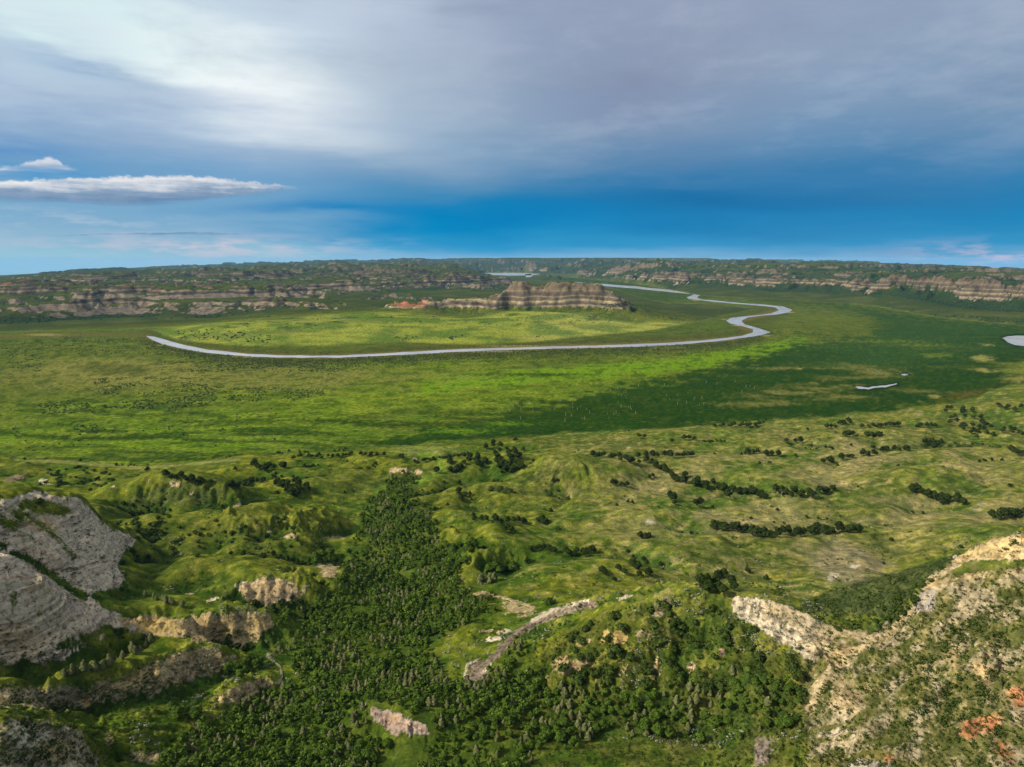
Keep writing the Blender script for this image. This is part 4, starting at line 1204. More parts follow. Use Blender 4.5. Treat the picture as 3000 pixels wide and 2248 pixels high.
strip('river', [(427, 985), (452, 987), (479, 994), (543, 1012), (611, 1025), (724, 1037), (814, 1041), (905, 1042), (1000, 1042), (1181, 1032), (1362, 1023), (1475, 1019), (1588, 1016), (1724, 1013), (1905, 1007), (2000, 1002), (2090, 994), (2172, 985), (2206, 975), (2206, 965), (2176, 956), (2140, 948), (2127, 940), (2140, 932), (2204, 925), (2258, 918), (2283, 909), (2271, 901),
       (2204, 894), (2090, 885), (2018, 876), (2011, 871), (2032, 864), (2000, 853), (1859, 839), (1724, 829), (1611, 821), (1561, 815), (1556, 803)],
      [(434, 989), (445, 996), (475, 1008), (520, 1019), (588, 1032), (678, 1041), (769, 1047), (905, 1048), (1000, 1048), (1181, 1040), (1362, 1030), (1475, 1026), (1588, 1023), (1724, 1020), (1905, 1015), (2000, 1009), (2090, 1001), (2181, 990), (2235, 981), (2258, 974), (2217, 960), (2181, 950), (2172, 940), (2190, 931), (2226, 926), (2271, 922), (2312, 915), (2322, 908),
       (2294, 898), (2226, 892), (2136, 885), (2054, 877), (2041, 871), (2052, 865), (2000, 859.5), (1859, 845.5), (1724, 835), (1633, 827), (1543, 818), (1538, 804)],
      'pale silty river winding round the meadow and back towards the far hills', 'river', 700)
strip('lake', [(1390, 799), (1430, 797), (1500, 796), (1560, 797), (1590, 800)], [(1405, 803), (1440, 806), (1500, 808), (1560, 807), (1585, 803)], 'narrow distant water sheet below the far hills', 'lake', 80, wob_px=0.2)
strip('pond', [(2936, 991), (2950, 986), (2977, 983), (3010, 985), (3080, 996)], [(2940, 993), (2954, 1004), (2977, 1012), (3010, 1014), (3080, 1006)], 'pale blue pond at the edge of the dark marsh', 'pond', 80)
strip('pool', [(2506, 1132), (2525, 1133), (2545, 1136), (2560, 1132), (2594, 1130), (2610, 1126), (2628, 1124)], [(2512, 1138), (2530, 1140), (2545, 1140), (2565, 1136), (2594, 1135), (2612, 1129), (2628, 1126)],
      'thin crooked pool in the dark marsh', 'pool', 90, wob_px=0.8)
strip('pool', [(2640, 1097), (2650, 1095), (2660, 1097)], [(2640, 1099), (2650, 1101), (2660, 1099)], 'tiny isolated pool in the marsh beyond the crooked one', 'pool', 30, wob_px=0.3)

# ------------------------------------------------------------------ plants
def leaf_material(name, dark, mid, light, var=0.5, trans=0.0):
    mt = bpy.data.materials.new(name)
    mt.use_nodes = True
    T = NT(mt.node_tree)
    out = T.n('ShaderNodeOutputMaterial'); bs = T.n('ShaderNodeBsdfPrincipled')
    T.t.links.new(bs.outputs[0], out.inputs[0])
    g = T.n('ShaderNodeNewGeometry')
    n = T.noise(g.outputs['Position'], 0.13, 2.0)
    f = T.m('ADD', T.m('MULTIPLY', g.outputs['Random Per Island'], 0.62), T.m('MULTIPLY', T.m('SUBTRACT', n, 0.3), 0.9))
    T.t.links.new(T.ramp(f, [(0.08, dark), (0.45, mid), (0.95, light)]), bs.inputs['Base Color'])
    bs.inputs['Roughness'].default_value = 0.85
    bs.inputs['Specular IOR Level'].default_value = 0.03
    return mt


def plain_material(name, a, b, scale=3.0):
    mt = bpy.data.materials.new(name)
    mt.use_nodes = True
    T = NT(mt.node_tree)
    out = T.n('ShaderNodeOutputMaterial'); bs = T.n('ShaderNodeBsdfPrincipled')
    T.t.links.new(bs.outputs[0], out.inputs[0])
    P = T.n('ShaderNodeNewGeometry').outputs['Position']
    T.t.links.new(T.ramp(T.noise(P, scale, 2.0), [(0.3, a), (0.7, b)]), bs.inputs['Base Color'])
    bs.inputs['Roughness'].default_value = 0.9
    return mt


M_BROAD = leaf_material('broad_leaves', (0.014, 0.026, 0.004), (0.040, 0.070, 0.008), (0.100, 0.148, 0.018))
M_FIELD = leaf_material('dark_leaves', (0.007, 0.012, 0.003), (0.017, 0.028, 0.006), (0.044, 0.064, 0.011))
M_JUN = leaf_material('juniper_sprays', (0.060, 0.070, 0.022), (0.115, 0.125, 0.045), (0.200, 0.205, 0.090))
M_SHRUB = leaf_material('shrub_leaves', (0.014, 0.024, 0.005), (0.032, 0.050, 0.009), (0.070, 0.096, 0.018))
M_SAGE = leaf_material('sage_leaves', (0.09, 0.105, 0.065), (0.160, 0.165, 0.100), (0.28, 0.275, 0.185))
M_FAR = leaf_material('far_leaves', (0.014, 0.030, 0.014), (0.026, 0.048, 0.020), (0.045, 0.072, 0.030))
M_WILLOW = leaf_material('bottomland_bush_leaves', (0.013, 0.026, 0.007), (0.026, 0.044, 0.011), (0.050, 0.072, 0.020))
M_BARK = plain_material('bark', (0.06, 0.05, 0.04), (0.13, 0.11, 0.09))
M_DEAD = plain_material('bleached_wood', (0.22, 0.20, 0.17), (0.38, 0.35, 0.31))


def icosphere(sub=1):
    t = (1 + 5 ** .5) / 2
    v = np.array([(-1, t, 0), (1, t, 0), (-1, -t, 0), (1, -t, 0), (0, -1, t), (0, 1, t), (0, -1, -t), (0, 1, -t), (t, 0, -1), (t, 0, 1), (-t, 0, -1), (-t, 0, 1)], float)
    f = [(0, 11, 5), (0, 5, 1), (0, 1, 7), (0, 7, 10), (0, 10, 11), (1, 5, 9), (5, 11, 4), (11, 10, 2), (10, 7, 6), (7, 1, 8), (3, 9, 4), (3, 4, 2), (3, 2, 6), (3, 6, 8), (3, 8, 9), (4, 9, 5), (2, 4, 11), (6, 2, 10), (8, 6, 7), (9, 8, 1)]
    v /= np.linalg.norm(v, axis=1, keepdims=True)
    for _ in range(sub):
        v = list(map(tuple, v)); cache = {}; nf = []
        def mid(a, b):
            k = (min(a, b), max(a, b))
            if k not in cache:
                m = (np.array(v[a]) + np.array(v[b])) / 2
                v.append(tuple(m / np.linalg.norm(m))); cache[k] = len(v) - 1
            return cache[k]
        for a, b, c_ in f:
            x, y, z = mid(a, b), mid(b, c_), mid(c_, a)
            nf += [(a, x, z), (b, y, x), (c_, z, y), (x, y, z)]
        f = nf; v = np.array(v)
    return np.array(v), np.array(f)


ICO1 = icosphere(1); ICO0 = icosphere(0)


def crown_geo(kind, seed, nleaf, leaf):
    """leaf sprays spread over several lobes, plus a ragged inner body; returns verts, tri faces, normals"""
    rg_ = np.random.default_rng(seed)
    if kind == 'broad':
        H, top, R = 2.9, 5.4, 2.25
        lobes = [(0, 0, 3.4, 1.75)] + [(R * .55 * math.cos(a), R * .55 * math.sin(a), 2.5 + rg_.uniform(-.3, 1.3), rg_.uniform(1.0, 1.5)) for a in rg_.uniform(0, 6.28) + np.arange(6) * 1.05]
        lobes += [(rg_.uniform(-.6, .6), rg_.uniform(-.6, .6), 4.3, 1.15)]
    elif kind == 'field':
        lobes = [(0, 0, 3.3, 1.9)] + [(1.45 * math.cos(a), 1.45 * math.sin(a), rg_.uniform(2.2, 3.9), rg_.uniform(1.0, 1.45)) for a in rg_.uniform(0, 6.28) + np.arange(6) * 1.05]
        lobes += [(rg_.uniform(-.7, .7), rg_.uniform(-.7, .7), 4.7, 1.2)]
    elif kind == 'juniper':
        lobes = [(rg_.uniform(-.2, .2), rg_.uniform(-.2, .2), z_, r_) for z_, r_ in ((1.0, 1.45), (1.8, 1.45), (2.7, 1.15), (3.5, 0.85), (4.2, 0.5))]
        lobes += [(1.0 * math.cos(a), 1.0 * math.sin(a), rg_.uniform(1.0, 2.4), 0.75) for a in rg_.uniform(0, 6.28) + np.arange(4) * 1.57]
    else:                                   # shrub
        lobes = [(rg_.uniform(-.8, .8), rg_.uniform(-.8, .8), rg_.uniform(.5, .95), rg_.uniform(.55, .9)) for _ in range(5)]
    lobes = np.array(lobes)
    V, F, Nn = [], [], []
    nv = 0
    for lx, ly, lzz, lr_ in (lobes if kind == 'shrub' or nleaf >= 200 else lobes[::2]):          # ragged inner body
        v, f = ICO0 if kind == 'shrub' or nleaf < 200 else ICO1
        v = v * (lr_ * 0.80) * (1 + rg_.uniform(-.22, .22, (len(v), 1))) + (lx, ly, lzz)
        n_ = v - (lx, ly, lzz - 0.2 - 0.4 * lr_)
        V.append(v); F.append(f + nv); Nn.append(n_ / np.linalg.norm(n_, axis=1, keepdims=True)); nv += len(v)
    w = lobes[:, 3] ** 2; w /= w.sum()
    k = rg_.choice(len(lobes), nleaf, p=w)
    d = rg_.normal(size=(nleaf, 3)); d[:, 2] = np.abs(d[:, 2]) * 0.9 + d[:, 2] * 0.35
    d /= np.linalg.norm(d, axis=1, keepdims=True)
    p = lobes[k, :3] + d * lobes[k, 3:4] * rg_.uniform(0.82, 1.16, (nleaf, 1))
    nn = d + rg_.normal(0, .45, (nleaf, 3)); nn /= np.linalg.norm(nn, axis=1, keepdims=True)
    t1 = np.cross(nn, rg_.normal(size=(nleaf, 3))); t1 /= np.linalg.norm(t1, axis=1, keepdims=True)
    if kind == 'juniper':
        t1 = np.array([0, 0, 1.0]) + 0.7 * d + rg_.normal(0, .25, (nleaf, 3)); t1 /= np.linalg.norm(t1, axis=1, keepdims=True)
        nn = d
    t2 = np.cross(nn, t1); t2 /= np.linalg.norm(t2, axis=1, keepdims=True) + 1e-9
    s = leaf * rg_.uniform(.6, 1.35, (nleaf, 1))
    asp = 0.45 if kind == 'juniper' else 0.75
    q = np.stack([p - t1 * s * .7, p + t2 * s * asp + d * s * .12, p + t1 * s, p - t2 * s * asp + d * s * .12], 1).reshape(-1, 3)
    i = np.arange(nleaf) * 4 + nv
    V.append(q); F.append(np.concatenate([np.stack([i, i + 2, i + 1], 1), np.stack([i, i + 3, i + 2], 1)]))
    ln_ = d * 0.8 + nn * 0.35 + np.array([0, 0, 0.45]); ln_ /= np.linalg.norm(ln_, axis=1, keepdims=True)
    Nn.append(np.repeat(ln_, 4, 0))
    return np.concatenate(V), np.concatenate(F), np.concatenate(Nn)


def tube(path, rad, sides=6):
    path = np.array(path, float)
    vs, fs = [], []
    for i, (p, r_) in enumerate(zip(path, rad)):
        t = path[min(i + 1, len(path) - 1)] - path[max(i - 1, 0)]; t /= np.linalg.norm(t)
        a = np.cross(t, (0.3, 1, 0.2)); a /= np.linalg.norm(a); b = np.cross(t, a)
        for k in range(sides):
            an = 2 * math.pi * k / sides
            vs.append(p + r_ * (a * math.cos(an) + b * math.sin(an)))
    for i in range(len(path) - 1):
        for k in range(sides):
            k2 = (k + 1) % sides
            fs += [(i * sides + k, i * sides + k2, (i + 1) * sides + k2), (i * sides + k, (i + 1) * sides + k2, (i + 1) * sides + k)]
    return np.array(vs), np.array(fs)


def join(geos):
    V, F, nv = [], [], 0
    for v, f in geos:
        V.append(v); F.append(f + nv); nv += len(v)
    return np.concatenate(V), np.concatenate(F)


def trunk_geo(kind, seed):
    rg_ = np.random.default_rng(seed)
    h = 3.4 if kind != 'juniper' else 3.6
    b = rg_.uniform(-.15, .15, 2)
    gs = [tube([(0, 0, -0.5), (0, 0, 0.2), (b[0], b[1], h * .5), (b[0] * 1.5, b[1] * 1.5, h)], [.2, .16, .12, .05])]
    for a in rg_.uniform(0, 6.28) + np.arange(4) * 1.57:
        z0 = rg_.uniform(.9, 1.7)
        gs.append(tube([(b[0] * .5, b[1] * .5, z0), (.6 * math.cos(a), .6 * math.sin(a), z0 + .7), (1.15 * math.cos(a), 1.15 * math.sin(a), z0 + 1.5)], [.09, .06, .025], 5))
    return join(gs)


def dead_geo(seed, h=5.0):
    rg_ = np.random.default_rng(seed)
    gs = [tube([(0, 0, -.4), (0, 0, .2), (.15, .05, h * .5), (.05, .2, h)], [.24, .2, .14, .03])]
    for a in rg_.uniform(0, 6.28, 11):
        z0 = rg_.uniform(.3, .8) * h; l = rg_.uniform(.25, .42) * h * (1.15 - z0 / h)
        e = np.array([math.cos(a) * l, math.sin(a) * l, z0 + l * 1.1]); m_ = np.array([math.cos(a) * l * .5, math.sin(a) * l * .5, z0 + l * .4])
        gs.append(tube([(.1, .05, z0), m_, e], [.09, .06, .015], 5))
        for _ in range(2):
            gs.append(tube([m_, m_ + (e - m_) * .5 + rg_.normal(0, .2, 3), e + rg_.normal(0, .35, 3)], [.04, .03, .01], 4))
    return join(gs)


def snag_geo(seed):
    rg_ = np.random.default_rng(seed)
    gs = [tube([(0, 0, -.3), (0, 0, .3), (.1, 0, 3.4), (.15, .1, 6.5)], [.32, .28, .2, .08], 5)]
    for a in rg_.uniform(0, 6.28, 3):
        z0 = rg_.uniform(3, 5.2)
        gs.append(tube([(.1, 0, z0), (.7 * math.cos(a), .7 * math.sin(a), z0 + .9)], [.1, .03], 4))
    return join(gs)


def tri_mesh(name, g, mat, normals=None):
    me = mesh_from(name, g[0], g[1], mat)
    if normals is not None:
        me.normals_split_custom_set_from_vertices(normals)
    return me


PRO = {}
for kind, mat in (('broad', M_BROAD), ('field', M_FIELD), ('juniper', M_JUN)):
    PRO[kind] = []
    for sdd in range(5):
        g = crown_geo(kind, sdd + 11, 520, 0.40 if kind != 'juniper' else 0.36)
        PRO[kind].append((tri_mesh('crown', g[:2], mat, g[2]), tri_mesh('trunk', trunk_geo(kind, sdd), M_BARK)))
PRO['shrub'] = []
for sdd in range(4):
    g = crown_geo('shrub', sdd + 31, 150, 0.30)
    PRO['shrub'].append(tri_mesh('shrub', g[:2], M_SHRUB, g[2]))
NAMES = {'broad': ('woodland_tree', 'broadleaf tree'), 'field': ('meadow_tree', 'meadow tree'), 'juniper': ('juniper_tree', 'juniper')}
COUNT = {'broad': 0, 'field': 0, 'juniper': 0, 'shrub': 0}
prnd = random.Random(5)


def put_tree(kind, x, y, s, label, group=None, z=None):
    z = float(zat(np.array([x]), np.array([y]))[0]) if z is None else z
    o = link(NAMES[kind][0], None, loc=(x, y, z - 0.05))
    o.empty_display_size = 0.5
    o.rotation_euler = (0, 0, prnd.uniform(0, 6.28))
    o.scale = (s * prnd.uniform(.9, 1.12), s * prnd.uniform(.9, 1.12), s * prnd.uniform(.88, 1.15))
    tag(o, label, NAMES[kind][1], group)
    cm, tm = prnd.choice(PRO[kind])
    link('crown', cm, o); link('trunk', tm, o)
    COUNT[kind] += 1
    return o


def put_shrub(x, y, s, label, group):
    z = float(zat(np.array([x]), np.array([y]))[0])
    o = link('shrub', prnd.choice(PRO['shrub']), loc=(x, y, z - 0.1))
    o.rotation_euler = (0, 0, prnd.uniform(0, 6.28)); o.scale = (s, s * prnd.uniform(.8, 1.2), s * prnd.uniform(.75, 1.05))
    COUNT['shrub'] += 1
    return tag(o, label, 'shrub', group)


ORD = ['first', 'second', 'third', 'fourth', 'fifth', 'sixth', 'seventh', 'eighth', 'ninth', 'tenth', 'eleventh', 'twelfth', 'thirteenth', 'fourteenth', 'fifteenth', 'sixteenth', 'seventeenth', 'eighteenth']


def scatter_line(pts, n, jit=5.0, seed=0):
    rg_ = np.random.default_rng(seed + 100)
    p = resample(pts, 200)
    i = np.clip(((np.arange(n) + rg_.uniform(.1, .9, n)) / n * 199).astype(int), 0, 199)
    return p[i] + rg_.normal(0, 1, (n, 2)) * (jit * 0.8, jit * 0.55)


def scatter_poly(poly, n, seed=0):
    rg_ = np.random.default_rng(seed + 200)
    a = np.array(poly, float); out = np.zeros((0, 2))
    while len(out) < n:
        q = rg_.uniform(a.min(0), a.max(0), (n * 3, 2))
        out = np.concatenate([out, q[polydist(q[:, 0], q[:, 1], poly) > 0]])
    return out[:n]


FIELD = []


def cluster(kind, pxs, where, group, size=(0.95, 1.3), single=None):
    """plants at photo positions; in small rows each is told apart by its place in the row"""
    pxs = np.asarray(pxs)[np.argsort(np.asarray(pxs)[:, 0])]
    x, y, z = hit(pxs[:, 0], pxs[:, 1])
    word = {'broad': 'tree', 'field': 'dark tree', 'juniper': 'juniper', 'shrub': 'shrub'}[kind]
    ok = ~np.isnan(x)
    k = 0
    for i in np.nonzero(ok)[0]:
        n = int(ok.sum())
        if single and n == 1: lab = single
        elif n <= 18: lab = f"{ORD[k]} {word} from the left {where}"
        else: lab = f"{word} {where}"
        s = prnd.uniform(*size)
        if kind == 'shrub': put_shrub(x[i], y[i], s, lab, group)
        elif kind == 'field': FIELD.append((s / math.hypot(x[i], y[i]), float(x[i]), float(y[i]), s, lab, group))
        else: put_tree(kind, x[i], y[i], s, lab, group)
        k += 1


L = scatter_line
# --- trees on the open foothills, beyond the ridge
cluster('field', L([(2078, 1552), (2190, 1562), (2205, 1570)], 9, 4, 1), 'in the short row behind the rock nose', 'row of trees behind the rock nose')
cluster('field', L([(2210, 1570), (2260, 1573), (2400, 1566), (2536, 1560)], 18, 5, 2), 'in the long dense row behind the rock nose', 'long row of trees behind the rock nose', (1.0, 1.4))
cluster('field', L([(2000, 1412), (2060, 1425), (2150, 1442), (2240, 1462)], 26, 11, 3), 'in the slanting grove on the meadow', 'slanting grove')
cluster('field', L([(2268, 1440), (2320, 1450), (2385, 1458)], 11, 7, 4), 'in the grove round the bleached trunk', 'grove round the bleached trunk')
cluster('field', L([(2394, 1442), (2442, 1446)], 4, 4, 5), 'in the small grove past the bleached trunk', 'small grove past the bleached trunk')
cluster('field', [(2038, 1482), (2050, 1484)], 'of the pair below the slanting grove', 'pair below the slanting grove')
cluster('field', [(2087, 1491)], '', None, (.55, .6), 'small lone bush-like tree below the slanting grove')
cluster('field', L([(2662, 1438), (2740, 1465), (2828, 1478)], 15, 6, 6), 'in the grove in the hollow near the frame edge', 'grove in the hollow')
cluster('field', L([(2900, 1522), (3000, 1512)], 8, 4, 7), 'in the row cut off by the frame edge', 'row cut off by the frame edge')
cluster('field', L([(2402, 1357), (2446, 1357)], 3, 3, 8), 'of the bright clump on the meadow rise', 'clump on the meadow rise', (1.05, 1.3))
cluster('field', L([(2460, 1348), (2500, 1344)], 3, 3, 9), 'of the middle clump on the meadow rise', 'middle clump on the rise')
cluster('field', L([(2520, 1338), (2572, 1336)], 4, 3, 10), 'of the wide clump on the meadow rise', 'wide clump on the rise')
cluster('field', L([(2580, 1325), (2670, 1320)], 6, 3, 11), 'in the string leading to the big clump', 'string of trees on the rise')
cluster('field', scatter_poly([(2692, 1300), (2770, 1296), (2780, 1318), (2700, 1322)], 11, 12), 'in the big clump above the hollow', 'big clump above the hollow')
cluster('field', [(2190, 1332), (2206, 1331), (2220, 1329)], 'of the trio on the tan bench', 'trio on the tan bench')
cluster('field', [(2244, 1337), (2258, 1337), (2280, 1338)], 'of the second trio on the tan bench', 'second trio on the tan bench')
cluster('field', [(2331, 1340)], '', None, (.7, .75), 'small lone tree on the tan bench')
cluster('field', [(2224, 1363), (2254, 1362)], 'of the pair on the grassy crest', 'pair on the grassy crest', (.6, .8))
cluster('field', [(2004, 1341), (2016, 1340), (2026, 1339)], 'of the round clump in the tan gap', 'round clump in the tan gap')
cluster('field', [(2303, 1297), (2330, 1300), (2344, 1299)], 'of the clump just under the bench edge', 'clump under the bench edge')
cluster('field', [(2004, 1290), (2018, 1290), (2034, 1292)], 'of the clump left of the low hedge', 'clump by the low hedge')
cluster('field', L([(2094, 1254), (2160, 1252), (2232, 1250)], 11, 3, 13), 'in the row along the marsh edge', 'row along the marsh edge')
cluster('field', L([(2412, 1257), (2450, 1256)], 4, 3, 14), 'in the lower clump at the marsh edge', 'lower clump at the marsh edge')
cluster('field', L([(2458, 1246), (2496, 1244)], 5, 4, 15), 'in the upper clump at the marsh edge', 'upper clump at the marsh edge')
cluster('field', L([(2522, 1254), (2640, 1252)], 9, 3, 16), 'in the string on the lower bench', 'string on the lower bench')
cluster('field', L([(2680, 1254), (2745, 1254)], 5, 3, 17), 'in the string beside the large grove', 'string beside the large grove')
cluster('field', L([(2464, 1279), (2508, 1279)], 4, 3, 18), 'of the gap-toothed clump below the lower bench', 'gap-toothed clump')
cluster('field', L([(2528, 1281), (2586, 1282)], 6, 3, 19), 'of the close clump below the lower bench', 'close clump')
cluster('field', scatter_poly([(2769, 1180), (2830, 1190), (2890, 1235), (2925, 1285), (2860, 1288), (2800, 1250), (2769, 1240)], 38, 20), 'in the large dark grove near the marsh corner', 'large dark grove')
cluster('field', L([(2930, 1262), (3000, 1275)], 7, 5, 21), 'in the scrubby grove east of the large one', 'scrubby grove')
cluster('field', L([(2916, 1190), (2950, 1205), (3000, 1200)], 7, 5, 22), 'in the high grove by the pond side', 'high grove')
cluster('field', L([(2952, 1322), (3000, 1335)], 5, 4, 23), 'in the last clump at the frame edge', 'last clump')
# --- middle foothills
cluster('field', scatter_poly([(1415, 1305), (1500, 1292), (1560, 1298), (1556, 1320), (1542, 1345), (1536, 1392), (1446, 1392), (1409, 1372), (1337, 1388), (1262, 1392), (1361, 1330)], 52, 24), 'in the grove in the gully mouth', 'grove in the gully mouth', (.9, 1.25))
cluster('field', L([(1730, 1336), (1800, 1345), (1870, 1362)], 17, 6, 25), 'in the grove behind the round hill', 'grove behind the round hill', (.85, 1.15))
cluster('field', L([(1876, 1340), (1996, 1338)], 12, 4, 26), 'in the line running from the round hill', 'line running from the round hill', (.85, 1.15))
cluster('field', L([(1900, 1352), (1950, 1385), (1998, 1418)], 16, 7, 27), 'in the slanting line below the round hill', 'slanting line below the round hill', (.9, 1.2))
cluster('field', L([(1955, 1445), (1985, 1480)], 6, 7, 28), 'in the knot below the slanting line', 'knot below the slanting line', (.8, 1.1))
cluster('field', [(1902, 1404), (1912, 1400)], 'of the pair beside the round hill', 'pair beside the round hill', (.6, .8))
cluster('field', L([(1790, 1424), (1836, 1424)], 4, 3, 29), 'in the clump at the foot of the round hill', 'clump at the foot of the round hill', (.75, 1.0))
cluster('field', [(1840, 1474), (1852, 1477)], 'of the spindly pair in the meadow', 'spindly pair', (.55, .7))
cluster('field', [(1872, 1284), (1888, 1285)], 'of the round pair on the bank edge', 'round pair on the bank edge', (.9, 1.1))
cluster('field', [(1969, 1299)], '', None, (1.0, 1.1), 'lone upright dark tree near the bank edge')
cluster('field', L([(1342, 1440), (1355, 1470), (1376, 1450)], 6, 4, 30), 'in the lone round thicket', 'lone round thicket', (.75, 1.0))
cluster('field', [(1345, 1422)], '', None, (.9, .95), 'bushy lone tree above the round thicket')
cluster('field', [(1312, 1484)], '', None, (.6, .65), 'small tree left of the round thicket')
cluster('field', L([(1370, 1522), (1440, 1530), (1548, 1530)], 14, 6, 31), 'in the shrubby band across the pasture', 'shrubby band', (.65, .95))
cluster('field', L([(1572, 1536), (1608, 1538)], 4, 5, 32), 'at the tall end of the shrubby band', 'tall end of the band', (.9, 1.15))
cluster('field', [(1478, 1558), (1486, 1552), (1500, 1560)], 'of the clump below the shrubby band', 'clump below the band', (.6, .9))
cluster('field', L([(1862, 1577), (1906, 1577)], 4, 3, 33), 'in the bush clump by the pale patch', 'bush clump by the pale patch', (.7, .9))
cluster('field', L([(1658, 1625), (1700, 1628), (1752, 1622)], 10, 8, 34), 'in the mound of trees on the bench', 'mound of trees on the bench', (.7, 1.0))
cluster('field', L([(1550, 1612), (1624, 1616)], 7, 4, 35), 'in the low thicket under the spur', 'low thicket under the spur', (.6, .8))
cluster('broad', L([(1418, 1684), (1470, 1672), (1516, 1668)], 13, 9, 36), 'in the copse under the grassy nose', 'copse under the nose', (.8, 1.1))
cluster('juniper', L([(1402, 1708), (1452, 1700)], 5, 5, 37), 'in front of the copse', 'junipers in front of the copse')
cluster('broad', scatter_poly([(1300, 1650), (1330, 1600), (1400, 1580), (1412, 1600), (1370, 1650), (1340, 1668)], 17, 38), 'in the hollow between the spurs', 'trees in the hollow', (.8, 1.1))
cluster('field', scatter_poly([(1755, 1670), (1840, 1650), (1905, 1640), (1910, 1690), (1850, 1715), (1770, 1700)], 16, 39), 'in the ragged clump behind the ridge', 'ragged clump behind the ridge', (.55, .9))
cluster('field', scatter_poly([(2040, 1715), (2075, 1690), (2130, 1690), (2160, 1735), (2110, 1748), (2045, 1730)], 14, 40), 'crowding the back of the ridge crest', 'trees behind the ridge crest', (.6, .95))
cluster('juniper', [(2182, 1668)], '', None, (1.1, 1.15), 'round olive juniper alone on the slope')
# --- left foothills
cluster('field', L([(728, 1372), (790, 1378), (850, 1370)], 13, 7, 41), 'in the grove under the terrace edge', 'grove under the terrace edge')
cluster('field', L([(858, 1344), (920, 1340), (1000, 1340)], 13, 5, 42), 'in the band along the terrace edge', 'band along the terrace edge', (.7, 1.0))
cluster('field', scatter_poly([(797, 1415), (840, 1408), (908, 1430), (905, 1450), (850, 1456), (805, 1436)], 17, 43), 'in the oval grove on the green knoll', 'oval grove')
cluster('field', L([(660, 1430), (720, 1424), (780, 1412)], 13, 5, 44), 'in the grove between the knolls', 'grove between the knolls', (.8, 1.1))
cluster('field', L([(480, 1396), (560, 1410), (625, 1422)], 14, 6, 45), 'in the dark gully past the knoll', 'trees in the dark gully', (.7, 1.05))
cluster('field', [(689, 1380)], '', None, (.8, .85), 'lone tree on the yellow terrace')
cluster('field', [(433, 1382)], '', None, (1.0, 1.05), 'lone tree where the track meets the flats')
cluster('field', [(222, 1378), (232, 1376)], 'of the dark pair near the bluff top', 'dark pair near the bluff', (.7, .9))
cluster('field', L([(1002, 1338), (1060, 1336), (1124, 1338)], 11, 4, 46), 'in the hedge-like band by the flats', 'hedge-like band', (.7, .95))
cluster('field', L([(1170, 1348), (1182, 1340)], 3, 4, 47), 'of the trio beside the sandy cut', 'trio beside the sandy cut', (.8, 1.0))
cluster('field', L([(1214, 1358), (1250, 1356), (1275, 1348)], 8, 5, 48), 'on the knob above the sandy cut', 'trees on the knob', (.7, 1.0))
cluster('broad', scatter_poly([(880, 1650), (930, 1632), (985, 1610), (1000, 1625), (965, 1652), (920, 1668), (890, 1666)], 15, 49), 'in the bowl beside the wooded draw', 'trees in the bowl', (.8, 1.05))
cluster('juniper', L([(190, 1978), (270, 1966), (380, 1925), (455, 1880)], 18, 7, 50), 'along the gully below the banded cone', 'junipers along the gully', (.7, 1.0))
cluster('juniper', L([(430, 1745), (470, 1760), (540, 1778)], 9, 7, 51), 'above the sandy cut bank', 'junipers above the cut bank', (.7, 1.0))
cluster('broad', scatter_poly([(482, 2075), (560, 2055), (602, 2085), (580, 2125), (500, 2110)], 10, 52), 'between the clay ribs', 'trees between the clay ribs', (.6, .85))
cluster('broad', scatter_poly([(656, 1970), (720, 1930), (780, 1925), (785, 1960), (700, 1992)], 16, 53), 'beside the little creek', 'trees beside the creek', (.6, .9))

FIELD.sort(key=lambda q: -q[0])
for _, x, y, s, lab, grp in FIELD[:300]:
    put_tree('field', x, y, s, lab, grp)

# --- the wooded draw
GAPS = [[(860, 1800), (900, 1790), (905, 1830), (850, 1870), (800, 1900), (790, 1880)], [(1064, 2050), (1150, 2070), (1250, 2110), (1290, 2160), (1150, 2200), (1080, 2130)], [(1165, 1680), (1215, 1665), (1225, 1690), (1175, 1700)],
        [(1105, 2200), (1250, 2160), (1230, 2260), (1110, 2260)], [(1040, 1600), (1075, 1560), (1085, 1590), (1050, 1640)], [(1000, 1785), (1060, 1780), (1050, 1800), (1000, 1805)]]
px_, py_ = np.array(DRAW).T
hx, hy, hz = hit(px_, np.minimum(py_, 2330))
gx, gy = np.meshgrid(np.arange(np.nanmin(hx) - 5, np.nanmax(hx) + 5, 2.9), np.arange(np.nanmin(hy) - 10, np.nanmax(hy) + 10, 2.9))
gr_ = np.random.default_rng(77)
gx = (gx + gr_.uniform(-1.5, 1.5, gx.shape)).ravel(); gy = (gy + gr_.uniform(-1.5, 1.5, gy.shape)).ravel()
gz = zat(gx, gy); gpx, gpy = project(gx, gy, gz)
din = polydist(gpx, gpy, DRAW) + fbm(gx, gy, 24, 3, 5) * 34 + fbm(gx, gy, 7, 2, 6) * 8 + 6
ok = (din > 0) & (gpx > -40) & (gpx < 3040)
for G in GAPS:
    ok &= polydist(gpx, gpy, G) < 0
thin_ = ((gpx > 1250) & (gpx < 1420) & (gpy > 1860) & (gpy < 2010)) | ((gpx > 1500) & (gpy < 2000) & (gpy > 1850)) | ((gpx > 1350) & (gpy > 2170)) | ((gpx > 1950) & ~((gpy > 1900) & (gpy < 2130) & (gpx < 2330)))
ok &= ~thin_ | (gr_.random(len(gx)) < 0.45)
ok &= (fbm(gx, gy, 30, 3, 8) > -0.62) & (gr_.random(len(gx)) < np.clip(0.5 + din / 40, 0.5, 0.97))
gx, gy, gz, gpx, gpy = (q[ok] for q in (gx, gy, gz, gpx, gpy))
vx, vy, vz = hit(gpx, gpy)
vis = np.abs(np.hypot(vx, vy) - np.hypot(gx, gy)) < 14
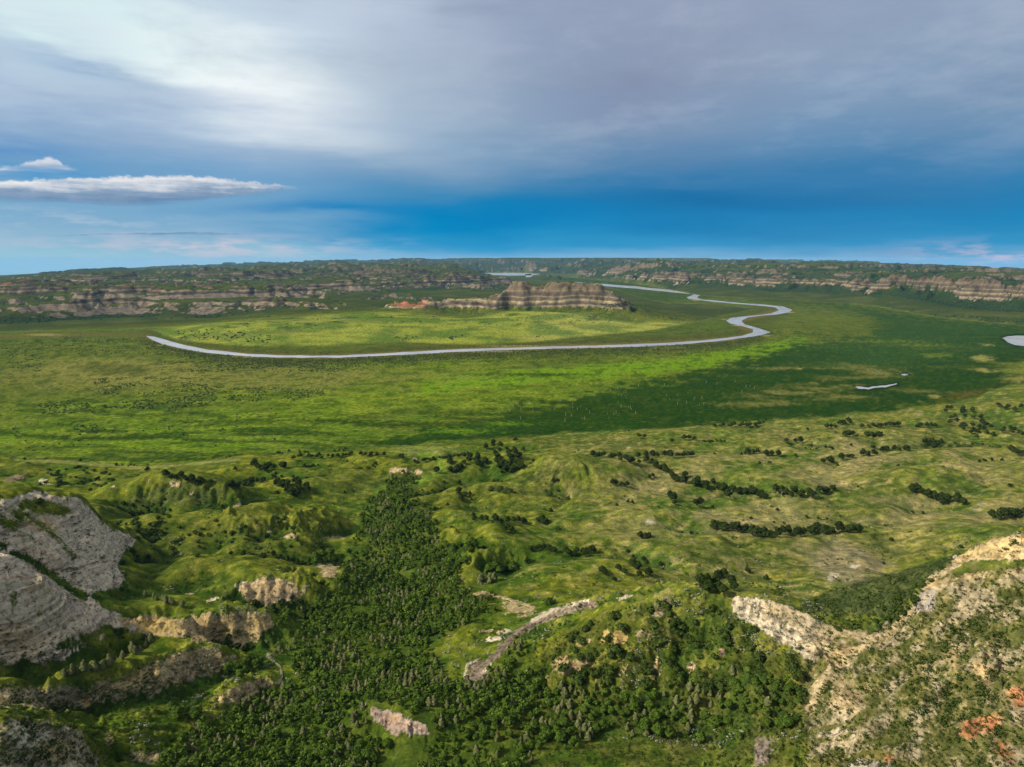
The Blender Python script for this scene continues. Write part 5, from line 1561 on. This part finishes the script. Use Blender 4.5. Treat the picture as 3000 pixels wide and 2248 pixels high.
gx, gy, gz, gpx, gpy = (q[vis] for q in (gx, gy, gz, gpx, gpy))
jn = fbm(gx, gy, 22, 3, 60) + gr_.normal(0, .28, len(gx)) + ((gpx > 1250) & (gpy > 1850)) * 0.12
isj = jn > 0.36
dist = np.sqrt(gx ** 2 + gy ** 2 + (gz - HC) ** 2)


def zone(px, py):
    if px > 1500: return 'on the lower slope of the scrubby ridge', 'lower slope of the ridge'
    if py > 2030: return 'in the thick wood at the bottom of the frame', 'wood at the bottom of the frame'
    if py < 1560: return 'in the narrow upper mouth of the wooded draw', 'upper mouth of the wooded draw'
    if px > 1220 and py > 1830: return 'beside the pale slide scar', 'beside the pale slide scar'
    return 'in the dense middle of the wooded draw', 'middle of the wooded draw'


rest = []
for kind, mask, cap in (('juniper', isj, 300), ('broad', ~isj, 300)):
    ii = np.nonzero(mask)[0]
    infr = (gpx[ii] > 5) & (gpx[ii] < 2995) & (gpy[ii] < 2235)
    # the ones that show largest become trees of their own
    order = ii[np.lexsort((dist[ii], ~infr))]
    cap -= COUNT[kind]
    for q, i in enumerate(order):
        s = (0.32 + 0.62 * gr_.random() ** 1.1) * (0.85 + 0.35 * float(fbm(np.array([gx[i]]), np.array([gy[i]]), 26, 2, 9)[0])) if kind == 'broad' else gr_.uniform(.4, .92)
        if q < cap:
            wh, gp = zone(gpx[i], gpy[i])
            put_tree(kind, float(gx[i]), float(gy[i]), s, ('grey green juniper ' if kind == 'juniper' else 'rounded green tree ') + wh, ('junipers: ' if kind == 'juniper' else 'green trees: ') + gp, float(gz[i]))
        else:
            rest.append((kind, gx[i], gy[i], gz[i], s))


def mass(name, protos, items, mat, label, cat, colour_mats=None):
    """many small plants as one mass; items: (variant, x, y, z, sx, sz, rot)"""
    V, F, Nn, nv = [], [], [], 0
    it = np.array(items, float)
    for k, pr in enumerate(protos):
        q = it[it[:, 0] == k]
        if not len(q): continue
        v = pr[0]; c_, s_ = np.cos(q[:, 6]), np.sin(q[:, 6])
        xs = (v[None, :, 0] * c_[:, None] - v[None, :, 1] * s_[:, None]) * q[:, 4:5] + q[:, 1:2]
        ys = (v[None, :, 0] * s_[:, None] + v[None, :, 1] * c_[:, None]) * q[:, 4:5] + q[:, 2:3]
        zs = v[None, :, 2] * q[:, 5:6] + q[:, 3:4]
        V.append(np.stack([xs, ys, zs], -1).reshape(-1, 3))
        F.append((pr[1][None] + (np.arange(len(q)) * len(v))[:, None, None]).reshape(-1, 3) + nv)
        if len(pr) > 2:
            n_ = pr[2]
            nx = n_[None, :, 0] * c_[:, None] - n_[None, :, 1] * s_[:, None]; ny = n_[None, :, 0] * s_[:, None] + n_[None, :, 1] * c_[:, None]
            Nn.append(np.stack([nx, ny, np.repeat(n_[None, :, 2], len(q), 0)], -1).reshape(-1, 3))
        nv += len(q) * len(v)
    me = mesh_from(name, np.concatenate(V), np.concatenate(F), mat)
    if Nn:
        me.normals_split_custom_set_from_vertices(np.concatenate(Nn))
    return tag(link(name, me), label, cat, kind='stuff')


LIGHT = {'broad': [crown_geo('broad', 70 + i, 105, 0.70) for i in range(3)], 'juniper': [crown_geo('juniper', 80 + i, 130, 0.52) for i in range(3)]}
for kind, nm, mt, lab in (('broad', 'woodland', M_BROAD, 'closed canopy of more green trees filling the wooded draw'), ('juniper', 'juniper_stand', M_JUN, 'further grey green junipers mixed into the wooded draw')):
    q = [(prnd.randrange(3), x, y, z - .1, s, s * prnd.uniform(.85, 1.15), prnd.uniform(0, 6.28)) for k, x, y, z, s in rest if k == kind]
    if q: mass(nm, LIGHT[kind], q, mt, lab, 'woodland')

FL = [crown_geo('field', 90 + i, 95, 0.74) for i in range(3)]
q = [(prnd.randrange(3), x, y, float(zat(np.array([x]), np.array([y]))[0]) - .1, s, s, prnd.uniform(0, 6.28)) for _, x, y, s, lab, grp in FIELD[300:]]
mass('smaller_groves', FL, q, M_FIELD, 'smaller dark trees in the farther groves along the flats', 'groves')

# thickets lining the ravines of the foothills
rv_w = sst(conc, 0.10, 0.5) * near * (1 - fl) * (RR > 330) * (RR < 1000) * (np.abs(AZ) < 0.66) * (RK < 0.3) * np.where(PX < 1350, 1.0, 0.22) * sst(fbm(X, Y, 60, 2, 99), -0.2, 0.2)
ar_ = RR * np.gradient(RR, axis=0) * np.gradient(AZ, axis=1)
pw_ = (rv_w * ar_).ravel(); pw_ /= pw_.sum()
ci = gr_.choice(len(pw_), 700, p=pw_)
x_ = X.ravel()[ci] + gr_.normal(0, 1, 700); y_ = Y.ravel()[ci] + gr_.normal(0, 1, 700)
q = [(int(gr_.integers(0, 3)), a_, b_, c_ - .6, s_, s_, gr_.uniform(0, 6.28)) for a_, b_, c_, s_ in zip(x_, y_, zat(x_, y_), gr_.uniform(.3, .76, 700))]
mass('ravine_thicket', FL, q, M_FIELD, 'dark scrubby thicket lining the ravines of the foothills', 'thicket')

# --- shrubs told apart on the slopes
def visible_world(pxs):
    x, y, z = hit(pxs[:, 0], pxs[:, 1]); o = ~np.isnan(x)
    return x[o], y[o], z[o], pxs[o]


SHRUB_ZONES = [
    ([(1620, 1900), (1760, 1810), (1900, 1775), (2040, 1740), (2150, 1800), (2330, 1930), (2360, 2050), (2250, 2040), (2000, 2015), (1700, 2030), (1600, 1990)], 100, (1.0, 2.1), 'dark shrub on the face of the scrubby ridge', 'shrubs on the scrubby ridge'),
    ([(2440, 1850), (2520, 1800), (2640, 1730), (2760, 1655), (2700, 1740), (2660, 1800), (2570, 1850)], 40, (.6, 1.1), 'dark shrub on the shaded slope behind the saddle', 'shrubs behind the saddle'),
    ([(310, 1500), (500, 1490), (520, 1560), (420, 1600), (380, 1560)], 28, (1.0, 1.8), 'dark shrub in the hollow past the clay bluff', 'shrubs in the hollow past the bluff'),
    ([(420, 1560), (700, 1490), (960, 1530), (960, 1620), (700, 1640), (430, 1620)], 70, (.7, 1.6), 'shrub dotting the green hillside past the clay bluff', 'shrubs on the green hillside'),
    ([(120, 1372), (325, 1372), (330, 1425), (130, 1430)], 30, (.9, 1.8), 'dark shrub below the bluff top near the flats', 'shrubs near the flats'),
    ([(1424, 1425), (1525, 1440), (1530, 1452), (1430, 1440)], 12, (1.2, 2.0), 'shrub in the long low thicket in the pasture', 'low thicket in the pasture'),
    ([(1200, 1470), (1260, 1440), (1290, 1490), (1230, 1510)], 12, (.9, 1.6), 'shrub at the head of the grassy spur', 'shrubs at the head of the spur'),
]
for poly, n, sz, lab, grp in SHRUB_ZONES:
    x, y, z, p = visible_world(scatter_poly(poly, n, len(lab)))
    for i in range(len(x)):
        put_shrub(float(x[i]), float(y[i]), prnd.uniform(*sz), lab, grp)
cluster('shrub', L([(2055, 1295), (2126, 1293)], 6, 1.5, 60), 'in the low hedge on the bench', 'low hedge on the bench', (1.6, 2.2))
cluster('shrub', [(1608, 1768)], '', None, (2.2, 2.3), 'broad grey shrub at the head of the slide scar')
cluster('shrub', L([(2780, 1310), (2842, 1308)], 5, 2, 61), 'in the low string past the big clump', 'low string past the big clump', (1.5, 2.2))

# --- low cover that nobody could count
def octa(seed):
    rg_ = np.random.default_rng(seed)
    v = np.array([(1, 0, .35), (0, 1, .35), (-1, 0, .35), (0, -1, .35), (0, 0, 1.05), (0, 0, -.2)], float)
    v[:4] *= rg_.uniform(.7, 1.25, (4, 1)); v[4] += rg_.normal(0, .15, 3)
    return v, np.array([(0, 1, 4), (1, 2, 4), (2, 3, 4), (3, 0, 4), (1, 0, 5), (2, 1, 5), (3, 2, 5), (0, 3, 5)])


OCT = [octa(i) for i in range(4)]
TUFT = []
for i in range(3):
    g = crown_geo('shrub', 50 + i, 15, 0.52)
    TUFT.append((g[0][5 * 12:], g[1][5 * 20:] - 5 * 12, g[2][5 * 12:]))


def area_pts(n, poly, seed, dens=None):
    p = scatter_poly(poly, n, seed)
    x, y, z, p = visible_world(p)
    if dens is not None:
        k = dens(x, y, p); x, y, z = x[k], y[k], z[k]
    return x, y, z


sd_rng = np.random.default_rng(12)
near_poly = [(0, 1430), (1000, 1345), (1700, 1275), (2100, 1260), (2700, 1230), (3000, 1200), (3000, 2248), (0, 2248)]
def mk(x, y, z, smin, smax, nv, flatn=0.8):
    s = sd_rng.uniform(smin, smax, len(x)) ** 1.0
    return np.stack([sd_rng.integers(0, nv, len(x)), x, y, z - 0.05, s, s * flatn * sd_rng.uniform(.7, 1.2, len(x)), sd_rng.uniform(0, 6.28, len(x))], 1)


def in_rock(x, y):
    i, j = gidx(x, y); return bil(RK, i, j)


# sagebrush: pale tufts in drifts
x, y, z = area_pts(9000, near_poly, 301, lambda x, y, p: (fbm(x, y, 26, 3, 44) + 0.25 * fbm(x, y, 90, 2, 45) > 0.13) & (np.hypot(x, y) > 220) & (polydist(p[:, 0], p[:, 1], DRAW) < 4) & (p[:, 0] > 380) & ((p[:, 0] < 2420) | (p[:, 1] < 1640)))
mass('sagebrush', TUFT, mk(x, y, z, .40, .85, 3), M_SAGE, 'pale silvery sagebrush tufts drifting over the hills', 'sagebrush')
# dark low brush on slopes and in swales
x, y, z = area_pts(14000, near_poly, 302, lambda x, y, p: (fbm(x, y, 34, 3, 46) + 0.8 * bil(conc, *gidx(x, y)) > 0.16) & (polydist(p[:, 0], p[:, 1], DRAW) < 0))
x2, y2, z2 = area_pts(2600, [(1500, 2290), (1560, 1890), (1620, 1880), (1760, 1800), (1900, 1765), (2040, 1735), (2150, 1790), (2330, 1930), (2380, 2080), (2340, 2290)], 303)
x3, y3, z3 = area_pts(1900, [(2350, 2248), (2380, 2050), (2450, 1900), (2560, 1860), (2680, 1760), (3000, 1640), (3000, 2248)], 304)
x4, y4, z4 = area_pts(700, [(2340, 1785), (2421, 1734), (2662, 1667), (2820, 1615), (2700, 1740), (2650, 1810), (2560, 1860), (2440, 1840)], 305)
x5, y5, z5 = area_pts(1700, [(0, 1990), (200, 2010), (560, 1890), (790, 1990), (620, 2110), (480, 2230), (0, 2248)], 306)
x6, y6, z6 = area_pts(900, [(0, 1480), (230, 1460), (370, 1590), (350, 1720), (160, 1940), (0, 1940)], 307, lambda x, y, p: sd_rng.random(len(x)) < np.where(in_rock(x, y) < 0.5, 1, 0.22))
cat_ = lambda *a: np.concatenate(a)
mass('brush', TUFT, np.concatenate([mk(x, y, z, .35, .85, 3), mk(cat_(x2, x3, x4, x5), cat_(y2, y3, y4, y5), cat_(z2, z3, z4, z5), .22, .62, 3), mk(x6, y6, z6, .2, .45, 3)]), M_SHRUB, 'low dark brush dotting the slopes and swales', 'brush')

# bushes on the river flats
pts = []
for (a, b), n in (((14, 40), 4800), ((8, 20), 1500)):
    base_ = resample(RIVER_MID[:13], 600)
    i = sd_rng.integers(0, 600, n)
    pts.append(base_[i] + np.stack([sd_rng.normal(0, 4, n), np.abs(sd_rng.normal(0, (b - a) / 2, n)) + a * .75], 1))
base_ = resample(RIVER_MID[2:20], 600); i = sd_rng.integers(0, 600, 700)
pts.append(base_[i] + np.stack([sd_rng.normal(0, 5, 700), -np.abs(sd_rng.normal(0, 5, 700)) - 6], 1))
for poly, n in (([(270, 1107), (640, 1107), (660, 1150), (600, 1200), (300, 1197)], 1700), ([(110, 1175), (280, 1170), (280, 1215), (120, 1215)], 230), ([(640, 1134), (950, 1134), (950, 1180), (660, 1176)], 520),
                ([(215, 1243), (290, 1243), (290, 1270), (220, 1270)], 50), ([(0, 990), (120, 990), (120, 1090), (0, 1090)], 500), ([(95, 985), (430, 992), (480, 1040), (300, 1040), (100, 1035)], 1500),
                ([(0, 1180), (300, 1150), (900, 1200), (1000, 1300), (0, 1330)], 380), ([(440, 1060), (700, 1060), (1000, 1065), (1000, 1090), (480, 1090)], 1500), ([(2150, 960), (2550, 930), (2550, 1000), (2300, 1010)], 500)):
    q = scatter_poly(poly, n, n)
    wx_, wy_ = np.array([plane_pt(*p) for p in q]).T
    pts.append(q[fbm(wx_, wy_, 70, 3, 47) > -0.05])
pts = np.concatenate(pts)
w_ = np.array([plane_pt(*p) for p in pts])
rv = linedist(pts[:, 0], pts[:, 1], RIVER_MID[:17]) > 5.5
w_ = w_[rv]
mass('bottomland_bushes', OCT, mk(w_[:, 0], w_[:, 1], np.zeros(len(w_)), 0.9, 2.2, 4, 0.9), M_WILLOW, 'dark stippled bushes along the river and over the flats', 'bushes')
# thickets on the meadow fan and the far draws
pts = [scatter_poly(p, n, n + 5) for p, n in (([(500, 975), (620, 965), (800, 985), (790, 1005), (640, 1000), (510, 995)], 130), ([(1154, 990), (1180, 984), (1220, 985), (1220, 996), (1160, 998)], 20),
       ([(1312, 992), (1350, 980), (1357, 984), (1330, 997)], 16), ([(1568, 983), (1592, 983), (1590, 990), (1570, 988)], 6), ([(1720, 922), (1750, 922), (1745, 932), (1725, 930)], 12), ([(1760, 890), (1830, 888), (1830, 905), (1770, 905)], 50),
       ([(640, 905), (1000, 900), (1000, 960), (640, 960)], 40), ([(1880, 918), (1990, 930), (1990, 944), (1890, 926)], 26), ([(1120, 905), (1800, 912), (1800, 960), (1120, 950)], 60))]
x, y, z, p = visible_world(np.concatenate(pts))
it1 = mk(x, y, z, 1.8, 4.0, 4, 1.0)
wood = np.clip(up * (sst(conc_f / (RR * 0.004), 0.15, 1.2) + (1 - leftside) * sst(slope, 0.16, 0.36) * sst(nD + nA, -0.35, 0.1) * 0.8), 0, 1) * (RK < 0.45) * (RR < 7500) * (np.abs(AZ) < 0.70)
area = RR * np.gradient(RR, axis=0) * np.gradient(AZ, axis=1)
pw = (wood * area).ravel(); pw /= pw.sum()
ci = sd_rng.choice(len(pw), 15000, p=pw)
jr = RR.ravel()[ci]
x = X.ravel()[ci] + sd_rng.normal(0, 1, len(ci)) * jr * .0015; y = Y.ravel()[ci] + sd_rng.normal(0, 1, len(ci)) * jr * .003
it2 = mk(x, y, zat(x, y), 2.5, 5.5, 4, 1.0)
mass('distant_thickets', OCT, np.concatenate([it1, it2]), M_FAR, 'dark thickets and groves in the draws of the far bluffs', 'thickets')

# --- single dead trees
def put_mesh(name, me, px, py, s, label, cat, group=None):
    x, y, z = hit(px, py)
    o = link(name, me, loc=(x[0], y[0], z[0] - .05)); o.rotation_euler = (0, 0, prnd.uniform(0, 6.28)); o.scale = (s, s, s)
    return tag(o, label, cat, group)


DEADM = tri_mesh('dead_tree', dead_geo(1), M_DEAD); DEADM2 = tri_mesh('dead_tree', dead_geo(2, 3.2), M_DEAD)
put_mesh('dead_tree', DEADM, 2290, 1455, 1.35, 'bleached bare tree standing at the front of the grove', 'dead tree')
put_mesh('dead_tree', DEADM2, 1396, 2030, 0.95, 'silvery dead bush at the foot of the slide scar', 'dead tree')
put_mesh('dead_tree', DEADM2, 1258, 1728, 1.1, 'pale bare tree inside the wooded draw', 'dead tree')
put_mesh('dead_tree', DEADM2, 1335, 1790, 1.0, 'grey dead tree at the upper edge of the draw', 'dead tree')
SNAG = [tri_mesh('snag', snag_geo(i), M_DEAD) for i in range(3)]
for q in scatter_poly([(1450, 1180), (1900, 1130), (2150, 1110), (2250, 1150), (2050, 1190), (1700, 1240), (1450, 1225)], 60, 9):
    put_mesh('snag', prnd.choice(SNAG), q[0], q[1], prnd.uniform(.45, .8), 'thin bleached snag standing in the dark marsh', 'snag', 'bleached snags in the marsh')

# --- cattle
def cow_mesh():
    v = [(0, 0, 1.05), (.55, 0, 1.1), (-.6, 0, 1.08), (.95, 0, 1.25), (1.25, 0, 1.15), (1.5, 0, .95)]
    e = [(0, 1), (0, 2), (1, 3), (3, 4), (4, 5)]; r = [.36, .34, .33, .2, .16, .1]
    for sx, b in ((.6, 1), (-.62, 2)):
        for sy in (-.2, .2):
            i = len(v)
            v += [(sx, sy, .72), (sx + (.0 if sx > 0 else -.08), sy, .38), (sx, sy, 0.0)]; e += [(b, i), (i, i + 1), (i + 1, i + 2)]; r += [.14, .07, .06]
    i = len(v); v += [(-.98, 0, 1.0), (-1.0, 0, .5)]; e += [(2, i), (i, i + 1)]; r += [.05, .03]
    me = bpy.data.meshes.new('cow_frame'); me.from_pydata(v, e, [])
    o = bpy.data.objects.new('cow_frame', me); COL.objects.link(o)
    m_ = o.modifiers.new('skin', 'SKIN')
    for k, rr_ in enumerate(r): me.skin_vertices[0].data[k].radius = (rr_, rr_)
    me.skin_vertices[0].data[0].use_root = True
    o.modifiers.new('sub', 'SUBSURF').levels = 1
    dg = bpy.context.evaluated_depsgraph_get()
    out = bpy.data.meshes.new_from_object(o.evaluated_get(dg)); out.name = 'cow'
    bpy.data.objects.remove(o)
    out.materials.clear(); out.materials.append(plain_material('black_hide', (.008, .007, .006), (.02, .016, .013)))
    return out


COW = cow_mesh()
COWS = [((1343, 1379), 'black cow grazing below the gully grove'), ((1361, 1429), 'black cow standing near the bushy lone tree'), ((1385, 1491), 'black cow just past the round thicket'), ((1391, 1493), 'black cow second in the file past the round thicket'),
        ((1424, 1491), 'black cow trailing behind the file in the pasture'), ((1464, 1524), 'black cow beside the shrubby band'), ((1443, 1533), 'black cow below the shrubby band'), ((1259, 1518), 'black cow on the spur above the wooded draw'),
        ((1348, 1306), 'black cow on the pale flat by the gully mouth'), ((1332, 1331), 'black cow near the gully mouth grove')]
for (px, py), lab in COWS:
    put_mesh('cow', COW, px, py, 1.15, lab, 'cow')

# ------------------------------------------------------------------ air
def haze():
    me = bpy.data.meshes.new('haze')
    x0, x1, y0, y1, z0, z1 = -34000, 34000, -34000, 34000, float(Z.min()) - 5, max(HC + 25, float(Z.max()) + 5)
    v = [(x, y, z) for z in (z0, z1) for y in (y0, y1) for x in (x0, x1)]
    me.from_pydata(v, [], [(0, 2, 3, 1), (4, 5, 7, 6), (0, 1, 5, 4), (2, 6, 7, 3), (0, 4, 6, 2), (1, 3, 7, 5)])
    mt = bpy.data.materials.new('haze'); mt.use_nodes = True
    nt = mt.node_tree; nt.nodes.clear()
    out = nt.nodes.new('ShaderNodeOutputMaterial'); pv = nt.nodes.new('ShaderNodeVolumePrincipled')
    pv.inputs['Color'].default_value = (0.30, 0.64, 1.0, 1)
    pv.inputs['Density'].default_value = HAZE_DENSITY
    nt.links.new(pv.outputs[0], out.inputs['Volume'])
    me.materials.append(mt)
    tag(link('haze', me), 'thin blue haze over the whole valley', 'haze', kind='stuff')


HAZE_DENSITY = 0.22 / 14000
haze()
print('COUNTS', COUNT, 'rest', len(rest), 'zmax', Z.max(), 'zmin', Z.min())
